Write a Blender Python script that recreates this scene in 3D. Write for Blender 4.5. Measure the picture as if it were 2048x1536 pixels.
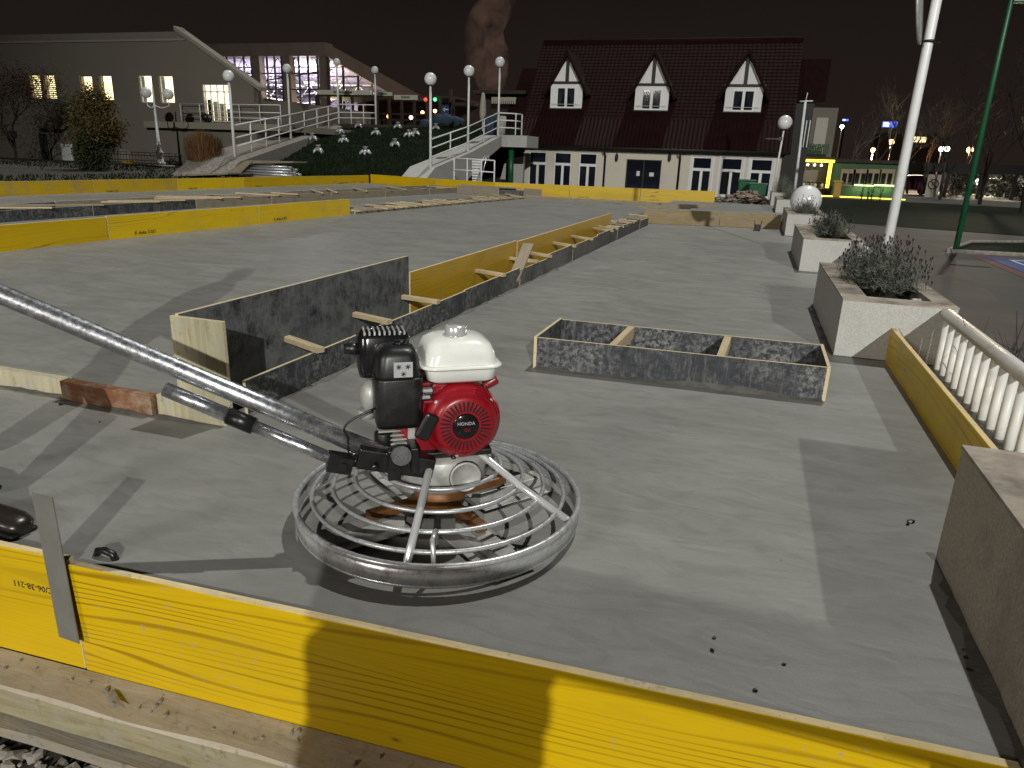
import bpy, bmesh, math, random
from mathutils import Vector, Matrix, noise as mnoise
random.seed(11)
SC = bpy.context.scene
for o in list(bpy.data.objects): bpy.data.objects.remove(o, do_unlink=True)
COL = SC.collection
R = math.radians

# ------------------------------------------------------------------ camera
CAMH = 1.20
CX = Vector((0.9493, 0.3124, 0.0337))      # right
CD = Vector((0.1261, -0.2798, -0.9517))    # down
CF = Vector((-0.2871, 0.9078, -0.3056))    # forward
CO = Vector((0, 0, CAMH))
cam_d = bpy.data.cameras.new('camera'); cam = bpy.data.objects.new('camera', cam_d); COL.objects.link(cam)
cam_d.sensor_width = 36; cam_d.lens = 1420 / 2048 * 36; cam_d.clip_end = 3000; cam_d.clip_start = .05
CF.normalize(); CX = (CX - CF * CX.dot(CF)).normalized(); CD = CF.cross(CX).normalized()
cam.matrix_world = Matrix(((CX.x, -CD.x, -CF.x, 0), (CX.y, -CD.y, -CF.y, 0), (CX.z, -CD.z, -CF.z, CAMH), (0, 0, 0, 1)))
SC.camera = cam

# ------------------------------------------------------------------ night sky, sun (high floodlight direction), floodlight, added fill spot, exposure
W = bpy.data.worlds.new('World'); SC.world = W; W.use_nodes = True
wn = W.node_tree.nodes; wl = W.node_tree.links; wn.clear()
wo = wn.new('ShaderNodeOutputWorld'); bg = wn.new('ShaderNodeBackground'); tc = wn.new('ShaderNodeTexCoord')
sx = wn.new('ShaderNodeSeparateXYZ'); cr = wn.new('ShaderNodeValToRGB')
wl.new(tc.outputs['Generated'], sx.inputs[0]); wz = wn.new('ShaderNodeTexNoise'); wz.inputs['Scale'].default_value = 2.2; wz.inputs['Detail'].default_value = 4; wl.new(tc.outputs['Generated'], wz.inputs['Vector']); wm = wn.new('ShaderNodeMath'); wm.operation = 'MULTIPLY_ADD'; wm.inputs[1].default_value = .16; wl.new(wz.outputs['Fac'], wm.inputs[0]); wa = wn.new('ShaderNodeMath'); wa.operation = 'ADD'; wa.inputs[1].default_value = -.08; wl.new(sx.outputs['Z'], wa.inputs[0]); wl.new(wa.outputs[0], wm.inputs[2]); wl.new(wm.outputs[0], cr.inputs[0]); wl.new(cr.outputs[0], bg.inputs[0]); wl.new(bg.outputs[0], wo.inputs[0])
cr.color_ramp.elements[0].position = 0.0; cr.color_ramp.elements[0].color = (.0175, .0122, .0100, 1)
cr.color_ramp.elements[1].position = .32; cr.color_ramp.elements[1].color = (.0058, .0042, .0045, 1)
bg.inputs[1].default_value = 1.0

def aim(o, d): o.rotation_euler = Vector(d).to_track_quat('-Z', 'Y').to_euler()
sun_d = bpy.data.lights.new('sun', 'SUN'); sun = bpy.data.objects.new('sun', sun_d); COL.objects.link(sun)
sun_d.energy = 1.8; sun_d.angle = R(.7); sun_d.color = (1, 1, .94); sun.location = (0, 20, 40); aim(sun, (-.14, -.5, -1))

def flood(name, loc, target, watts, cone, blend, size, col=(1, 1, .93)):
    d = bpy.data.lights.new(name, 'SPOT'); o = bpy.data.objects.new(name, d); COL.objects.link(o)
    d.energy = watts; d.spot_size = R(cone); d.spot_blend = blend; d.shadow_soft_size = size; d.color = col
    o.location = loc; aim(o, Vector(target) - Vector(loc)); return o
FA = Vector((28.5, -69.0, 30.0)); FB = Vector((-17.0, -33.0, 15.0))
flood('floodlight_beam', FA, (-5.5, 20, 0), 2.3e5, 38, .85, .4)
flood('fill_beam_left', FB, (-1, 8, 0), 2.2e4, 70, .8, 4.0, (1, .92, .84))  # added soft fill that lifts the shaded faces, no known source
SC.view_settings.view_transform = 'Standard'; SC.view_settings.look = 'None'; SC.view_settings.exposure = 0; SC.view_settings.gamma = 1
SC.view_settings.use_curve_mapping = False
SC.render.resolution_x = 1024; SC.render.resolution_y = 768; SC.render.engine = 'CYCLES'
SC.cycles.max_bounces = 6; SC.cycles.transparent_max_bounces = 12; SC.cycles.volume_bounces = 0
SC.cycles.caustics_reflective = False; SC.cycles.caustics_refractive = False

# ------------------------------------------------------------------ helpers
def at(px, py, X=None, Y=None, Z=None):
    """point of the site seen at photograph position px,py lying on a plane X=, Y= or Z= (metres)"""
    v = CX * (px - 1024) + CD * (py - 768) + CF * 1420
    if Z is not None: t = (Z - CAMH) / v.z
    elif Y is not None: t = Y / v.y
    else: t = X / v.x
    return CO + v * t
def V(*a): return Vector(a)
def ramp(x, a, b):
    t = min(1, max(0, (x - a) / (b - a))); return t * t * (3 - 2 * t)

class MB:
    def __init__(s): s.v = []; s.f = []; s.m = []; s.s = []
    def add(s, vs, fs, mat=0, smooth=False):
        n = len(s.v); s.v += [tuple(p) for p in vs]
        for f in fs: s.f.append(tuple(i + n for i in f)); s.m.append(mat); s.s.append(smooth)
        return s
    def box(s, a, b, mat=0, top=None, M=None):
        x0, y0, z0 = a; x1, y1, z1 = b
        vs = [V(x0, y0, z0), V(x1, y0, z0), V(x1, y1, z0), V(x0, y1, z0), V(x0, y0, z1), V(x1, y0, z1), V(x1, y1, z1), V(x0, y1, z1)]
        if M is not None: vs = [M @ p for p in vs]
        n = len(s.v); s.add(vs, [(0, 3, 2, 1), (0, 1, 5, 4), (1, 2, 6, 5), (2, 3, 7, 6), (3, 0, 4, 7)], mat)
        s.f.append(tuple(i + n for i in (4, 5, 6, 7))); s.m.append(mat if top is None else top); s.s.append(False)
        return s
    def slab(s, a, b, mat=0, M=None, ends=1):   # board: broad faces (y) mat 0, narrow edges mat `ends`
        x0, y0, z0 = a; x1, y1, z1 = b
        vs = [V(x0, y0, z0), V(x1, y0, z0), V(x1, y1, z0), V(x0, y1, z0), V(x0, y0, z1), V(x1, y0, z1), V(x1, y1, z1), V(x0, y1, z1)]
        if M is not None: vs = [M @ p for p in vs]
        s.add(vs, [(0, 1, 5, 4), (2, 3, 7, 6)], mat); n = len(s.v) - 8
        for f in [(0, 3, 2, 1), (1, 2, 6, 5), (3, 0, 4, 7), (4, 5, 6, 7)]:
            s.f.append(tuple(i + n for i in f)); s.m.append(ends); s.s.append(False)
        return s
    def quad(s, a, b, c, d, mat=0): return s.add([a, b, c, d], [(0, 1, 2, 3)], mat)
    def prism(s, pts, off, mat=0):  # polygon pts extruded by vector off
        off = V(*off); n = len(pts); vs = [V(*p) for p in pts] + [V(*p) + off for p in pts]
        fs = [tuple(range(n))[::-1], tuple(range(n, 2 * n))] + [(i, (i + 1) % n, n + (i + 1) % n, n + i) for i in range(n)]
        return s.add(vs, fs, mat)
    def tube(s, pts, r, n=8, mat=0, smooth=True, cap=True, closed=False):
        pts = [V(*p) for p in pts]; rs = r if isinstance(r, (list, tuple)) else [r] * len(pts)
        base = len(s.v); k = len(pts); up = None
        for i, p in enumerate(pts):
            if closed: t = (pts[(i + 1) % k] - pts[i - 1])
            else: t = pts[min(i + 1, k - 1)] - pts[max(i - 1, 0)]
            t.normalize()
            if up is None:
                up = V(0, 0, 1) if abs(t.z) < .9 else V(1, 0, 0)
            a = t.cross(up)
            if a.length < 1e-5: a = t.orthogonal()
            a.normalize(); b = a.cross(t).normalized(); up = b
            for j in range(n):
                an = 2 * math.pi * j / n; s.v.append(tuple(p + (a * math.cos(an) + b * math.sin(an)) * rs[i]))
        for i in range(k if closed else k - 1):
            i2 = (i + 1) % k
            for j in range(n):
                s.f.append((base + i * n + j, base + i * n + (j + 1) % n, base + i2 * n + (j + 1) % n, base + i2 * n + j)); s.m.append(mat); s.s.append(smooth)
        if cap and not closed:
            s.f.append(tuple(base + j for j in range(n))[::-1]); s.m.append(mat); s.s.append(False)
            s.f.append(tuple(base + (k - 1) * n + j for j in range(n))); s.m.append(mat); s.s.append(False)
        return s
    def lathe(s, prof, c=(0, 0, 0), n=24, mat=0, M=None, smooth=True):  # prof: (r,z)
        base = len(s.v); c = V(*c)
        for r, z in prof:
            for j in range(n):
                a = 2 * math.pi * j / n; p = V(r * math.cos(a), r * math.sin(a), z)
                if M is not None: p = M @ p
                s.v.append(tuple(p + c))
        for i in range(len(prof) - 1):
            for j in range(n):
                s.f.append((base + i * n + j, base + i * n + (j + 1) % n, base + (i + 1) * n + (j + 1) % n, base + (i + 1) * n + j)); s.m.append(mat); s.s.append(smooth)
        for i, rev in ((0, True), (len(prof) - 1, False)):
            if prof[0] == prof[-1]: break
            if prof[i][0] > 1e-4:
                f = tuple(base + i * n + j for j in range(n)); s.f.append(f[::-1] if rev else f); s.m.append(mat); s.s.append(False)
        return s
    def sphere(s, c, r, n=20, mat=0, sq=(1, 1, 1)):
        pr = [(max(1e-5, r * math.sin(math.pi * i / (n // 2))), -r * math.cos(math.pi * i / (n // 2))) for i in range(n // 2 + 1)]
        return s.lathe(pr, c, n, mat, Matrix.Diagonal(V(*sq)))
    def mesh(s, name, mats):
        me = bpy.data.meshes.new(name); me.from_pydata(s.v, [], s.f)
        for m in (mats if isinstance(mats, (list, tuple)) else [mats]): me.materials.append(m)
        me.polygons.foreach_set('material_index', s.m); me.polygons.foreach_set('use_smooth', s.s); me.update(); return me

def link(name, me, parent=None, loc=(0, 0, 0), rot=(0, 0, 0)):
    o = bpy.data.objects.new(name, me); COL.objects.link(o); o.location = loc; o.rotation_euler = rot
    if parent: o.parent = parent
    return o
def worldloc(p):
    v = V(0, 0, 0)
    while p: v += p.location; p = p.parent
    return v
def part(name, mb, mats, parent=None, bevel=0, seg=2):
    """mesh whose vertices are given in world metres, parented to an un-rotated thing"""
    o = link(name, mb.mesh(name, mats), parent)
    if parent: o.location = -worldloc(parent)
    if bevel: bev(o, bevel, seg)
    return o
def bev(o, w, seg=2):
    b = o.modifiers.new('bevel', 'BEVEL'); b.width = w; b.segments = seg; b.limit_method = 'ANGLE'; b.angle_limit = R(35)
    try: b.harden_normals = False
    except Exception: pass
    return o
def tag(o, label, cat, group=None, kind=None):
    if label: o['label'] = label
    if cat: o['category'] = cat
    if group: o['group'] = group
    if kind: o['kind'] = kind
    return o
def struct(o): o['kind'] = 'structure'; return o
def empty(name, loc, label, cat, group=None, rz=0):
    o = bpy.data.objects.new(name, None); COL.objects.link(o); o.location = loc; o.rotation_euler = (0, 0, rz); o.empty_display_size = .2
    return tag(o, label, cat, group)
def copy_tree(o, parent=None):
    c = o.copy(); COL.objects.link(c); c.parent = parent
    for ch in list(o.children): copy_tree(ch, c)
    return c
def board(name, p0, p1, z0, z1, th, mats, parent=None, bevel=.0, tilt=0):
    """a board standing on edge from p0 to p1 (x,y); its own mesh runs along local x"""
    p0 = V(p0[0], p0[1], 0); p1 = V(p1[0], p1[1], 0); L = (p1 - p0).length
    mb = MB(); n = max(1, int(L / .35)); h = z1 - z0
    for i in range(1):
        mb.slab((0, -th / 2, 0), (L, th / 2, h))
    o = link(name, mb.mesh(name, mats), parent); d = p1 - p0
    o.location = V(p0.x, p0.y, z0) - (worldloc(parent) if parent else V(0, 0, 0)); o.rotation_euler = (tilt, 0, math.atan2(d.y, d.x))
    if bevel: bev(o, bevel, 1)
    return o
def bar(name, a, b, w, h, mat, parent=None, roll=0):
    """square timber between two points"""
    a = V(*a); b = V(*b); d = b - a; L = d.length; mb = MB(); mb.box((0, -w / 2, -h / 2), (L, w / 2, h / 2))
    o = link(name, mb.mesh(name, mat), parent); q = d.to_track_quat('X', 'Z'); o.rotation_euler = q.to_euler(); o.location = a - (worldloc(parent) if parent else V(0, 0, 0))
    return o
def text_mesh(txt, size, ext=.0006, align='CENTER'):
    c = bpy.data.curves.new('lettering', 'FONT'); c.body = txt; c.size = size; c.extrude = ext; c.align_x = align; c.align_y = 'CENTER'; c.resolution_u = 2
    t = bpy.data.objects.new('lettering', c); COL.objects.link(t); dg = bpy.context.evaluated_depsgraph_get()
    me = bpy.data.meshes.new_from_object(t.evaluated_get(dg)); bpy.data.objects.remove(t, do_unlink=True); return me

# ------------------------------------------------------------------ materials
class NT:
    def __init__(s, name):
        s.m = bpy.data.materials.new(name); s.m.use_nodes = True; s.t = s.m.node_tree; s.n = s.t.nodes; s.l = s.t.links
        s.b = s.n['Principled BSDF']; s.out = s.n['Material Output']; s._c = None
    def new(s, ty, **kw):
        n = s.n.new(ty)
        for k, v in kw.items():
            if hasattr(n, k): setattr(n, k, v)
            else: n.inputs[k].default_value = v
        return n
    def coord(s, scale=(1, 1, 1), kind='Object', rnd=True, rot=(0, 0, 0)):
        tc = s.n.new('ShaderNodeTexCoord'); mp = s.n.new('ShaderNodeMapping'); mp.inputs['Scale'].default_value = scale; mp.inputs['Rotation'].default_value = rot
        src = tc.outputs[kind]
        if rnd:
            oi = s.n.new('ShaderNodeObjectInfo'); mu = s.n.new('ShaderNodeVectorMath'); mu.operation = 'MULTIPLY_ADD'
            cb = s.n.new('ShaderNodeCombineXYZ'); m = s.n.new('ShaderNodeMath'); m.operation = 'MULTIPLY'; m.inputs[1].default_value = 37.0
            s.l.new(oi.outputs['Random'], m.inputs[0])
            for i in range(3): s.l.new(m.outputs[0], cb.inputs[i])
            ad = s.n.new('ShaderNodeVectorMath'); ad.operation = 'ADD'; s.l.new(src, ad.inputs[0]); s.l.new(cb.outputs[0], ad.inputs[1]); src = ad.outputs[0]
        s.l.new(src, mp.inputs['Vector']); return mp.outputs[0]
    def noise(s, vec, scale, detail=4, rough=.55, dist=0):
        n = s.n.new('ShaderNodeTexNoise'); n.inputs['Scale'].default_value = scale; n.inputs['Detail'].default_value = detail
        n.inputs['Roughness'].default_value = rough; n.inputs['Distortion'].default_value = dist; s.l.new(vec, n.inputs['Vector']); return n.outputs['Fac']
    def ramp(s, fac, stops):
        r = s.n.new('ShaderNodeValToRGB'); e = r.color_ramp.elements
        while len(e) < len(stops): e.new(.5)
        for i, (p, c) in enumerate(stops):
            e[i].position = p; e[i].color = (*c, 1) if isinstance(c, (tuple, list)) else (c, c, c, 1)
        s.l.new(fac, r.inputs[0]); return r.outputs[0]
    def mix(s, fac, a, b, mode='MIX'):
        n = s.n.new('ShaderNodeMix'); n.data_type = 'RGBA'; n.blend_type = mode
        for sock, v in ((n.inputs['Factor'], fac), (n.inputs['A'] if False else n.inputs[6], a), (n.inputs[7], b)):
            if isinstance(v, (int, float)): sock.default_value = v
            elif isinstance(v, tuple): sock.default_value = (*v, 1)
            else: s.l.new(v, sock)
        return n.outputs[2]
    def math(s, op, a, b=0.0):
        n = s.n.new('ShaderNodeMath'); n.operation = op
        for i, v in enumerate((a, b)):
            if isinstance(v, (int, float)): n.inputs[i].default_value = v
            else: s.l.new(v, n.inputs[i])
        return n.outputs[0]
    def set(s, **kw):
        for k, v in kw.items():
            k = {'col': 'Base Color', 'rough': 'Roughness', 'metal': 'Metallic', 'spec': 'Specular IOR Level', 'coat': 'Coat Weight', 'trans': 'Transmission Weight', 'alpha': 'Alpha'}.get(k, k)
            i = s.b.inputs[k]
            if isinstance(v, (int, float)): i.default_value = v
            elif isinstance(v, tuple): i.default_value = (*v, 1)
            else: s.l.new(v, i)
        return s
    def bump(s, h, strength=.3, dist=.01):
        n = s.n.new('ShaderNodeBump'); n.inputs['Strength'].default_value = strength; n.inputs['Distance'].default_value = dist
        s.l.new(h, n.inputs['Height']); s.l.new(n.outputs[0], s.b.inputs['Normal']); return s

def plain(name, col, rough=.6, metal=0, var=.25, scale=6, bump=.1, spec=.5, bd=.004, dirt=None):
    t = NT(name); v = t.coord(); f = t.noise(v, scale, 5, .6)
    lo = tuple(c * (1 - var) for c in col); hi = tuple(min(1, c * (1 + var * .6)) for c in col)
    c = t.ramp(f, [(.3, lo), (.7, hi)])
    if dirt:
        g = t.noise(v, scale * .6, 6, .7); c = t.mix(t.ramp(g, [(.55, 0.), (.72, .75)]), c, dirt)
    t.set(col=c, rough=rough, metal=metal, spec=spec)
    if bump: t.bump(t.noise(v, scale * 6, 4, .6), bump, bd)
    return t.m
def emit(name, col, strength):
    t = NT(name); t.set(col=(0.02, .02, .02)); t.b.inputs['Emission Color'].default_value = (*col, 1); t.b.inputs['Emission Strength'].default_value = strength; return t.m

def concrete_wet():
    t = NT('wet_concrete'); v = t.coord(rnd=False)
    sw = t.coord((.75, 1.9, 1), rnd=False, rot=(0, 0, R(-12)))
    big = t.noise(v, .5, 5, .6, .8); mid = t.noise(sw, 1.7, 6, .62, 1.6); arc = t.noise(sw, 4.2, 3, .5, 2.4); fine = t.noise(v, 60, 3, .6); spk = t.noise(v, 9, 7, .72)
    c = t.ramp(big, [(.28, (0.173, 0.173, 0.158)), (.5, (0.219, 0.219, 0.202)), (.74, (0.256, 0.256, 0.238))])
    c = t.mix(t.ramp(mid, [(.42, 0.), (.66, .45)]), c, (0.302, 0.302, 0.285)); c = t.mix(t.ramp(arc, [(.36, .42), (.5, 0.)]), c, (0.159, 0.159, 0.147)); c = t.mix(t.ramp(spk, [(.3, .35), (.46, 0.)]), c, (0.149, 0.149, 0.140))
    c = t.mix(t.math('MULTIPLY', fine, .3), c, (0.167, 0.167, 0.158))
    vc = t.n.new('ShaderNodeTexVoronoi'); vc.inputs['Scale'].default_value = .55; vn = t.n.new('ShaderNodeVectorMath'); vn.operation = 'ADD'; wn_ = t.n.new('ShaderNodeTexNoise'); wn_.inputs['Scale'].default_value = 1.1; wn_.inputs['Detail'].default_value = 3; t.l.new(v, wn_.inputs['Vector']); t.l.new(v, vn.inputs[0]); t.l.new(wn_.outputs['Color'], vn.inputs[1]); t.l.new(vn.outputs[0], vc.inputs['Vector'])
    rg = t.math('SINE', t.math('MULTIPLY', vc.outputs['Distance'], 46.0)); am = t.ramp(t.noise(v, .9, 3), [(.48, 0.), (.62, 1.)]); rg = t.math('MULTIPLY', t.ramp(rg, [(.55, 0.), (1., 1.)]), am)
    c = t.mix(t.math('MULTIPLY', rg, .16), c, (0.303, 0.303, 0.294)); gr = t.noise(v, 210, 2, .7); c = t.mix(t.ramp(gr, [(.3, .32), (.6, 0.)]), c, (0.121, 0.121, 0.116))
    pit = t.n.new('ShaderNodeTexVoronoi'); pit.inputs['Scale'].default_value = 9; t.l.new(v, pit.inputs['Vector'])
    pm = t.ramp(pit.outputs['Distance'], [(.03, 1.), (.055, 0.)]); pk = t.ramp(t.noise(v, 1.3, 2), [(.56, 0.), (.62, 1.)])
    c = t.mix(t.math('MULTIPLY', pm, t.math('MULTIPLY', pk, .7)), c, (0.069, 0.069, 0.067))
    t.set(col=c, rough=t.ramp(mid, [(.3, .4), (.7, .6)]), spec=.45)
    h = t.math('ADD', t.math('MULTIPLY', mid, .6), t.math('ADD', t.math('MULTIPLY', arc, .45), t.math('ADD', t.math('MULTIPLY', fine, .03), t.math('MULTIPLY', rg, .10))))
    t.bump(h, .32, .011); return t.m
def yellow_ply(name, base=(.60, .395, .001), dark=(.2, .095, .001), wear=.0, grain=1.0, lw=1.0):
    t = NT(name); v = t.coord((1, 1, 1)); sp = t.n.new('ShaderNodeSeparateXYZ'); t.l.new(v, sp.inputs[0])
    n1 = t.noise(t.coord((.26, .2, 1.5)), 1.5, 2.0, .45, .0); n0 = t.noise(t.coord((.25, .2, 3.2)), 1.6, 2)
    ph = t.math('ADD', t.math('MULTIPLY', sp.outputs['Z'], 210.0), t.math('MULTIPLY', t.noise(t.coord((.2, .2, 2.6)), 1.5, 2, .5), 85.0))
    sn = t.math('SINE', ph); sn2 = t.math('SINE', t.math('MULTIPLY', ph, 2.7))
    lines = t.ramp(sn, [(.0, 0.), (.55, 0.), (1., 1.)]); lines2 = t.ramp(sn2, [(.2, 0.), (1., 1.)])
    mask = t.ramp(n0, [(.47, .05), (.6, 1.)])
    f = t.noise(t.coord((1.2, 20, 70)), 3, 4, .7)
    c = t.mix(t.math('MULTIPLY', t.math('MULTIPLY', lines, mask), .8 * grain), base, dark)
    c = t.mix(t.math('MULTIPLY', lines2, .10 * grain), c, dark)
    c = t.mix(t.ramp(f, [(.3, .28 * grain), (.55, 0.)]), c, tuple(x * .75 for x in base))
    big = t.noise(t.coord((1, 3, 3)), 1.6, 3); c = t.mix(t.ramp(big, [(.42, 0.), (.72, .35 * grain)]), c, tuple(x * .68 + .006 for x in base))
    vo = t.n.new('ShaderNodeTexVoronoi'); vo.inputs['Scale'].default_value = 4.0; t.l.new(t.coord((.8, .05, 1.7)), vo.inputs['Vector'])
    kn = t.ramp(vo.outputs['Distance'], [(.02, 1.), (.045, .3), (.09, 0.)]); c = t.mix(t.math('MULTIPLY', kn, .85), c, (.13, .05, .006))
    spl = t.math('MULTIPLY', t.ramp(t.noise(v, 2.0, 3), [(.5, 0.), (.6, 1.)]), t.ramp(t.noise(v, 34, 6, .75), [(.6, 0.), (.66, .75)])); c = t.mix(spl, c, (.3, .29, .25))
    if wear:
        n = t.noise(v, 3.2, 8, .7); c = t.mix(t.ramp(n, [(.5, 0.), (.72, wear)]), c, (.26, .22, .13))
    t.set(col=c, rough=.42, spec=.45); t.bump(t.math('ADD', t.math('MULTIPLY', lines, -.6), t.math('MULTIPLY', f, .4)), .2, .002); return t.m
def ply_black(name='black_film_ply', soft=0.0):
    t = NT(name); v = t.coord(); sp = t.n.new('ShaderNodeSeparateXYZ'); tc = t.n.new('ShaderNodeTexCoord'); t.l.new(tc.outputs['Object'], sp.inputs[0])
    n1 = t.noise(v, 2.6, 9, .72, .2); n2 = t.noise(v, 34, 9, .8, .2); n3 = t.noise(t.coord((20, 20, 3)), 1.6, 7, .75); n4 = t.noise(v, 9, 7, .75)
    c = t.ramp(n4, [(.3, (.010, .012, .017)), (.6, (.030, .033, .040))])
    sm = t.math('MULTIPLY', t.ramp(n1, [(.4, .08), (.6, 1.)]), t.ramp(n2, [(.47, 0.), (.58, 1.)]))
    c = t.mix(t.math('MULTIPLY', sm, .8 - .45 * soft), c, (.25, .257, .25)); c = t.mix(t.math('MULTIPLY', t.ramp(n4, [(.38, .0), (.6, 1.)]), .7 * soft), c, (.17, .177, .185)); c = t.mix(t.ramp(n3, [(.52, 0.), (.66, .6)]), c, (.16, .167, .17))
    zz = t.math('ADD', sp.outputs['Z'], t.math('MULTIPLY', n1, .22)); band = t.ramp(zz, [(.28, 1.), (.33, 0.)]); band = t.math('MULTIPLY', band, t.math('MULTIPLY', t.ramp(n1, [(.3, .45), (.55, 1.)]), soft))
    c = t.mix(t.math('MULTIPLY', band, t.ramp(n2, [(.36, .35), (.6, 1.)])), c, (.165, .168, .16))
    t.set(col=c, rough=t.ramp(n2, [(.4, .38), (.6, .8)]), spec=.5); t.bump(n2, .3, .004); return t.m
def timber(name, lo, hi, dirt=(.22, .21, .19), amt=.6, gscale=(2, 26, 26), rough=.8):
    t = NT(name); v = t.coord(); g = t.noise(t.coord(gscale), 1.5, 5, .65, .5); n = t.noise(v, 7, 8, .7)
    c = t.ramp(g, [(.3, lo), (.7, hi)]); c = t.mix(t.ramp(n, [(.48, 0.), (.66, amt)]), c, dirt)
    k = t.noise(v, 30, 4, .7); c = t.mix(t.ramp(k, [(.3, .5), (.42, 0.)]), c, tuple(x * .35 for x in lo))
    t.set(col=c, rough=rough, spec=.3); t.bump(t.math('ADD', g, t.math('MULTIPLY', n, .7)), .5, .006); return t.m
def galv(name='galvanised_steel', mk=.55, hi=(.62, .63, .64), dt=.54):
    t = NT(name); v = t.coord(); n = t.noise(v, 22, 5, .7); s = t.noise(v, 70, 5, .7); d = t.noise(t.coord((4, 4, 4)), 3, 7, .75)
    c = t.ramp(n, [(.3, (.42, .43, .45)), (.7, hi)]); dd = t.ramp(d, [(dt, 0.), (dt + .14, .8)]); c = t.mix(dd, c, (.07, .068, .065))
    m = t.math('SUBTRACT', 1.0, t.math('MULTIPLY', dd, .7))
    t.set(col=c, metal=t.math('MULTIPLY', m, mk), rough=t.ramp(s, [(.3, .2), (.7, .42)])); t.bump(s, .12, .002); return t.m
def stucco(name, col, dirt=(.16, .13, .11), amt=.5, sc=1.0):
    t = NT(name); v = t.coord(rnd=False); n = t.noise(v, 2.3 * sc, 7, .7); f = t.noise(v, 85 * sc, 4, .7); p = t.noise(v, 160 * sc, 3, .6)
    c = t.ramp(f, [(.3, tuple(x * .72 for x in col)), (.62, col)]); c = t.mix(t.ramp(n, [(.5, 0.), (.75, amt)]), c, dirt); c = t.mix(t.ramp(p, [(.28, .5), (.38, 0.)]), c, tuple(x * .45 for x in col))
    t.set(col=c, rough=.9, spec=.2); t.bump(f, .7, .006 / sc); return t.m
def glass_pane(name, col=(.02, .025, .035), alpha=.5):
    t = NT(name); v = t.coord(); n = t.noise(v, 3, 3)
    t.set(col=col, rough=.06, spec=.6); tr = t.n.new('ShaderNodeBsdfTransparent'); mx = t.n.new('ShaderNodeMixShader'); mx.inputs[0].default_value = alpha
    t.bump(n, .03, .01)
    t.l.new(tr.outputs[0], mx.inputs[1]); t.l.new(t.b.outputs[0], mx.inputs[2]); t.l.new(mx.outputs[0], t.out.inputs[0]); return t.m
def leafmat(name, a, b, sc=8):
    t = NT(name); g = t.n.new('ShaderNodeNewGeometry'); c = t.ramp(g.outputs['Random Per Island'], [(0, a), (1, b)]); t.set(col=c, rough=.8, spec=.08); return t.m

M = {}
M['concrete'] = concrete_wet()
M['slurry'] = plain('slurry', (.11, .106, .096), .6, 0, .35, 18, .5, bd=.006)
M['ply_new'] = yellow_ply('yellow_panel'); M['ply_old'] = yellow_ply('yellow_panel_worn', (.55, .36, .012), (.28, .13, .006), .7, .8); M['ply_mid'] = yellow_ply('yellow_panel_used', (.74, .5, .004), (.34, .17, .004), .35)
M['ply_inner'] = yellow_ply('yellow_panel_oiled', (.5, .30, .01), (.26, .13, .006), .35, .9)
M['ply_weather'] = timber('weathered_panel', (.2, .15, .08), (.32, .25, .14), (.22, .21, .19), .9)
M['edge_wood'] = timber('panel_edge', (.55, .42, .2), (.74, .6, .34), (.4, .37, .31), .6, (3, 40, 90))
M['black_ply'] = ply_black(); M['black_ply_smeared'] = ply_black('black_film_ply_smeared', 1.0); M['edge_pale'] = timber('plywood_edge', (.5, .4, .24), (.68, .58, .39), (.4, .37, .31), .4, (2, 60, 60))
M['wood_new'] = timber('pine_batten', (.4, .31, .18), (.58, .47, .3), (.34, .31, .25), .5)
M['wood_grey'] = timber('grey_timber', (.2, .165, .12), (.31, .265, .19), (.24, .23, .21), .75)
M['wood_brown'] = timber('brown_timber', (.13, .055, .025), (.23, .1, .05), (.36, .31, .23), .7)
M['wood_cream'] = timber('cream_panel', (.34, .3, .19), (.5, .45, .31), (.37, .36, .32), .7, (26, 26, 2))
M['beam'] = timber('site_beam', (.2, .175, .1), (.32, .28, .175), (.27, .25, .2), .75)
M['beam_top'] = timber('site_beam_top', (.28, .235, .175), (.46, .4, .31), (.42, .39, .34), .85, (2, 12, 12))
M['white'] = plain('white_paint', (.74, .75, .76), .35, 0, .1, 5, .05, dirt=(.5, .48, .44))
M['white_clean'] = plain('white_pvc', (.78, .78, .78), .4, 0, .05, 3, 0)
M['rail'] = plain('cream_rail_paint', (.68, .68, .65), .4, 0, .12, 6, .05, dirt=(.42, .38, .32))
M['galv'] = galv(); M['handle_steel'] = galv('handle_steel', .93, (.72, .74, .8), .55); M['dark_steel'] = plain('dark_steel', (.05, .05, .052), .35, .8, .4, 20, .1)
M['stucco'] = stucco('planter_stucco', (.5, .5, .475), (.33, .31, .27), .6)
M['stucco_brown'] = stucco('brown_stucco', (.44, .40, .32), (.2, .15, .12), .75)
M['ptop'] = plain('planter_top', (.33, .29, .245), .95, 0, .6, 5, .8, spec=.2, bd=.006, dirt=(.09, .065, .05))
M['soil'] = plain('soil', (.03, .022, .016), .95, 0, .5, 20, .6)
M['globe'] = plain('opal_globe', (.72, .73, .75), .22, 0, .06, 3, 0)
M['black'] = plain('black_plastic', (.010, .010, .011), .38, 0, .3, 12, .1, dirt=(.035, .034, .032)); M['black_gloss'] = plain('black_gloss', (.01, .01, .011), .15, 0, .3, 12, .0)
M['red'] = plain('engine_red', (.26, .006, .014), .33, 0, .25, 14, .04, dirt=(.12, .06, .05)); M['tank'] = plain('tank_white', (.72, .74, .7), .22, 0, .06, 8, .02, dirt=(.6, .6, .56))
M['chrome'] = plain('chrome', (.58, .59, .6), .2, .4, .1, 10, .03)
M['sticker'] = plain('sticker', (.42, .42, .44), .5, 0, .1, 10, 0); M['alu'] = plain('cast_aluminium', (.42, .42, .4), .45, .25, .35, 14, .2)
M['rust'] = plain('orange_blades', (.16, .062, .016), .5, .2, .6, 12, .2, dirt=(.05, .035, .025))
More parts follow.
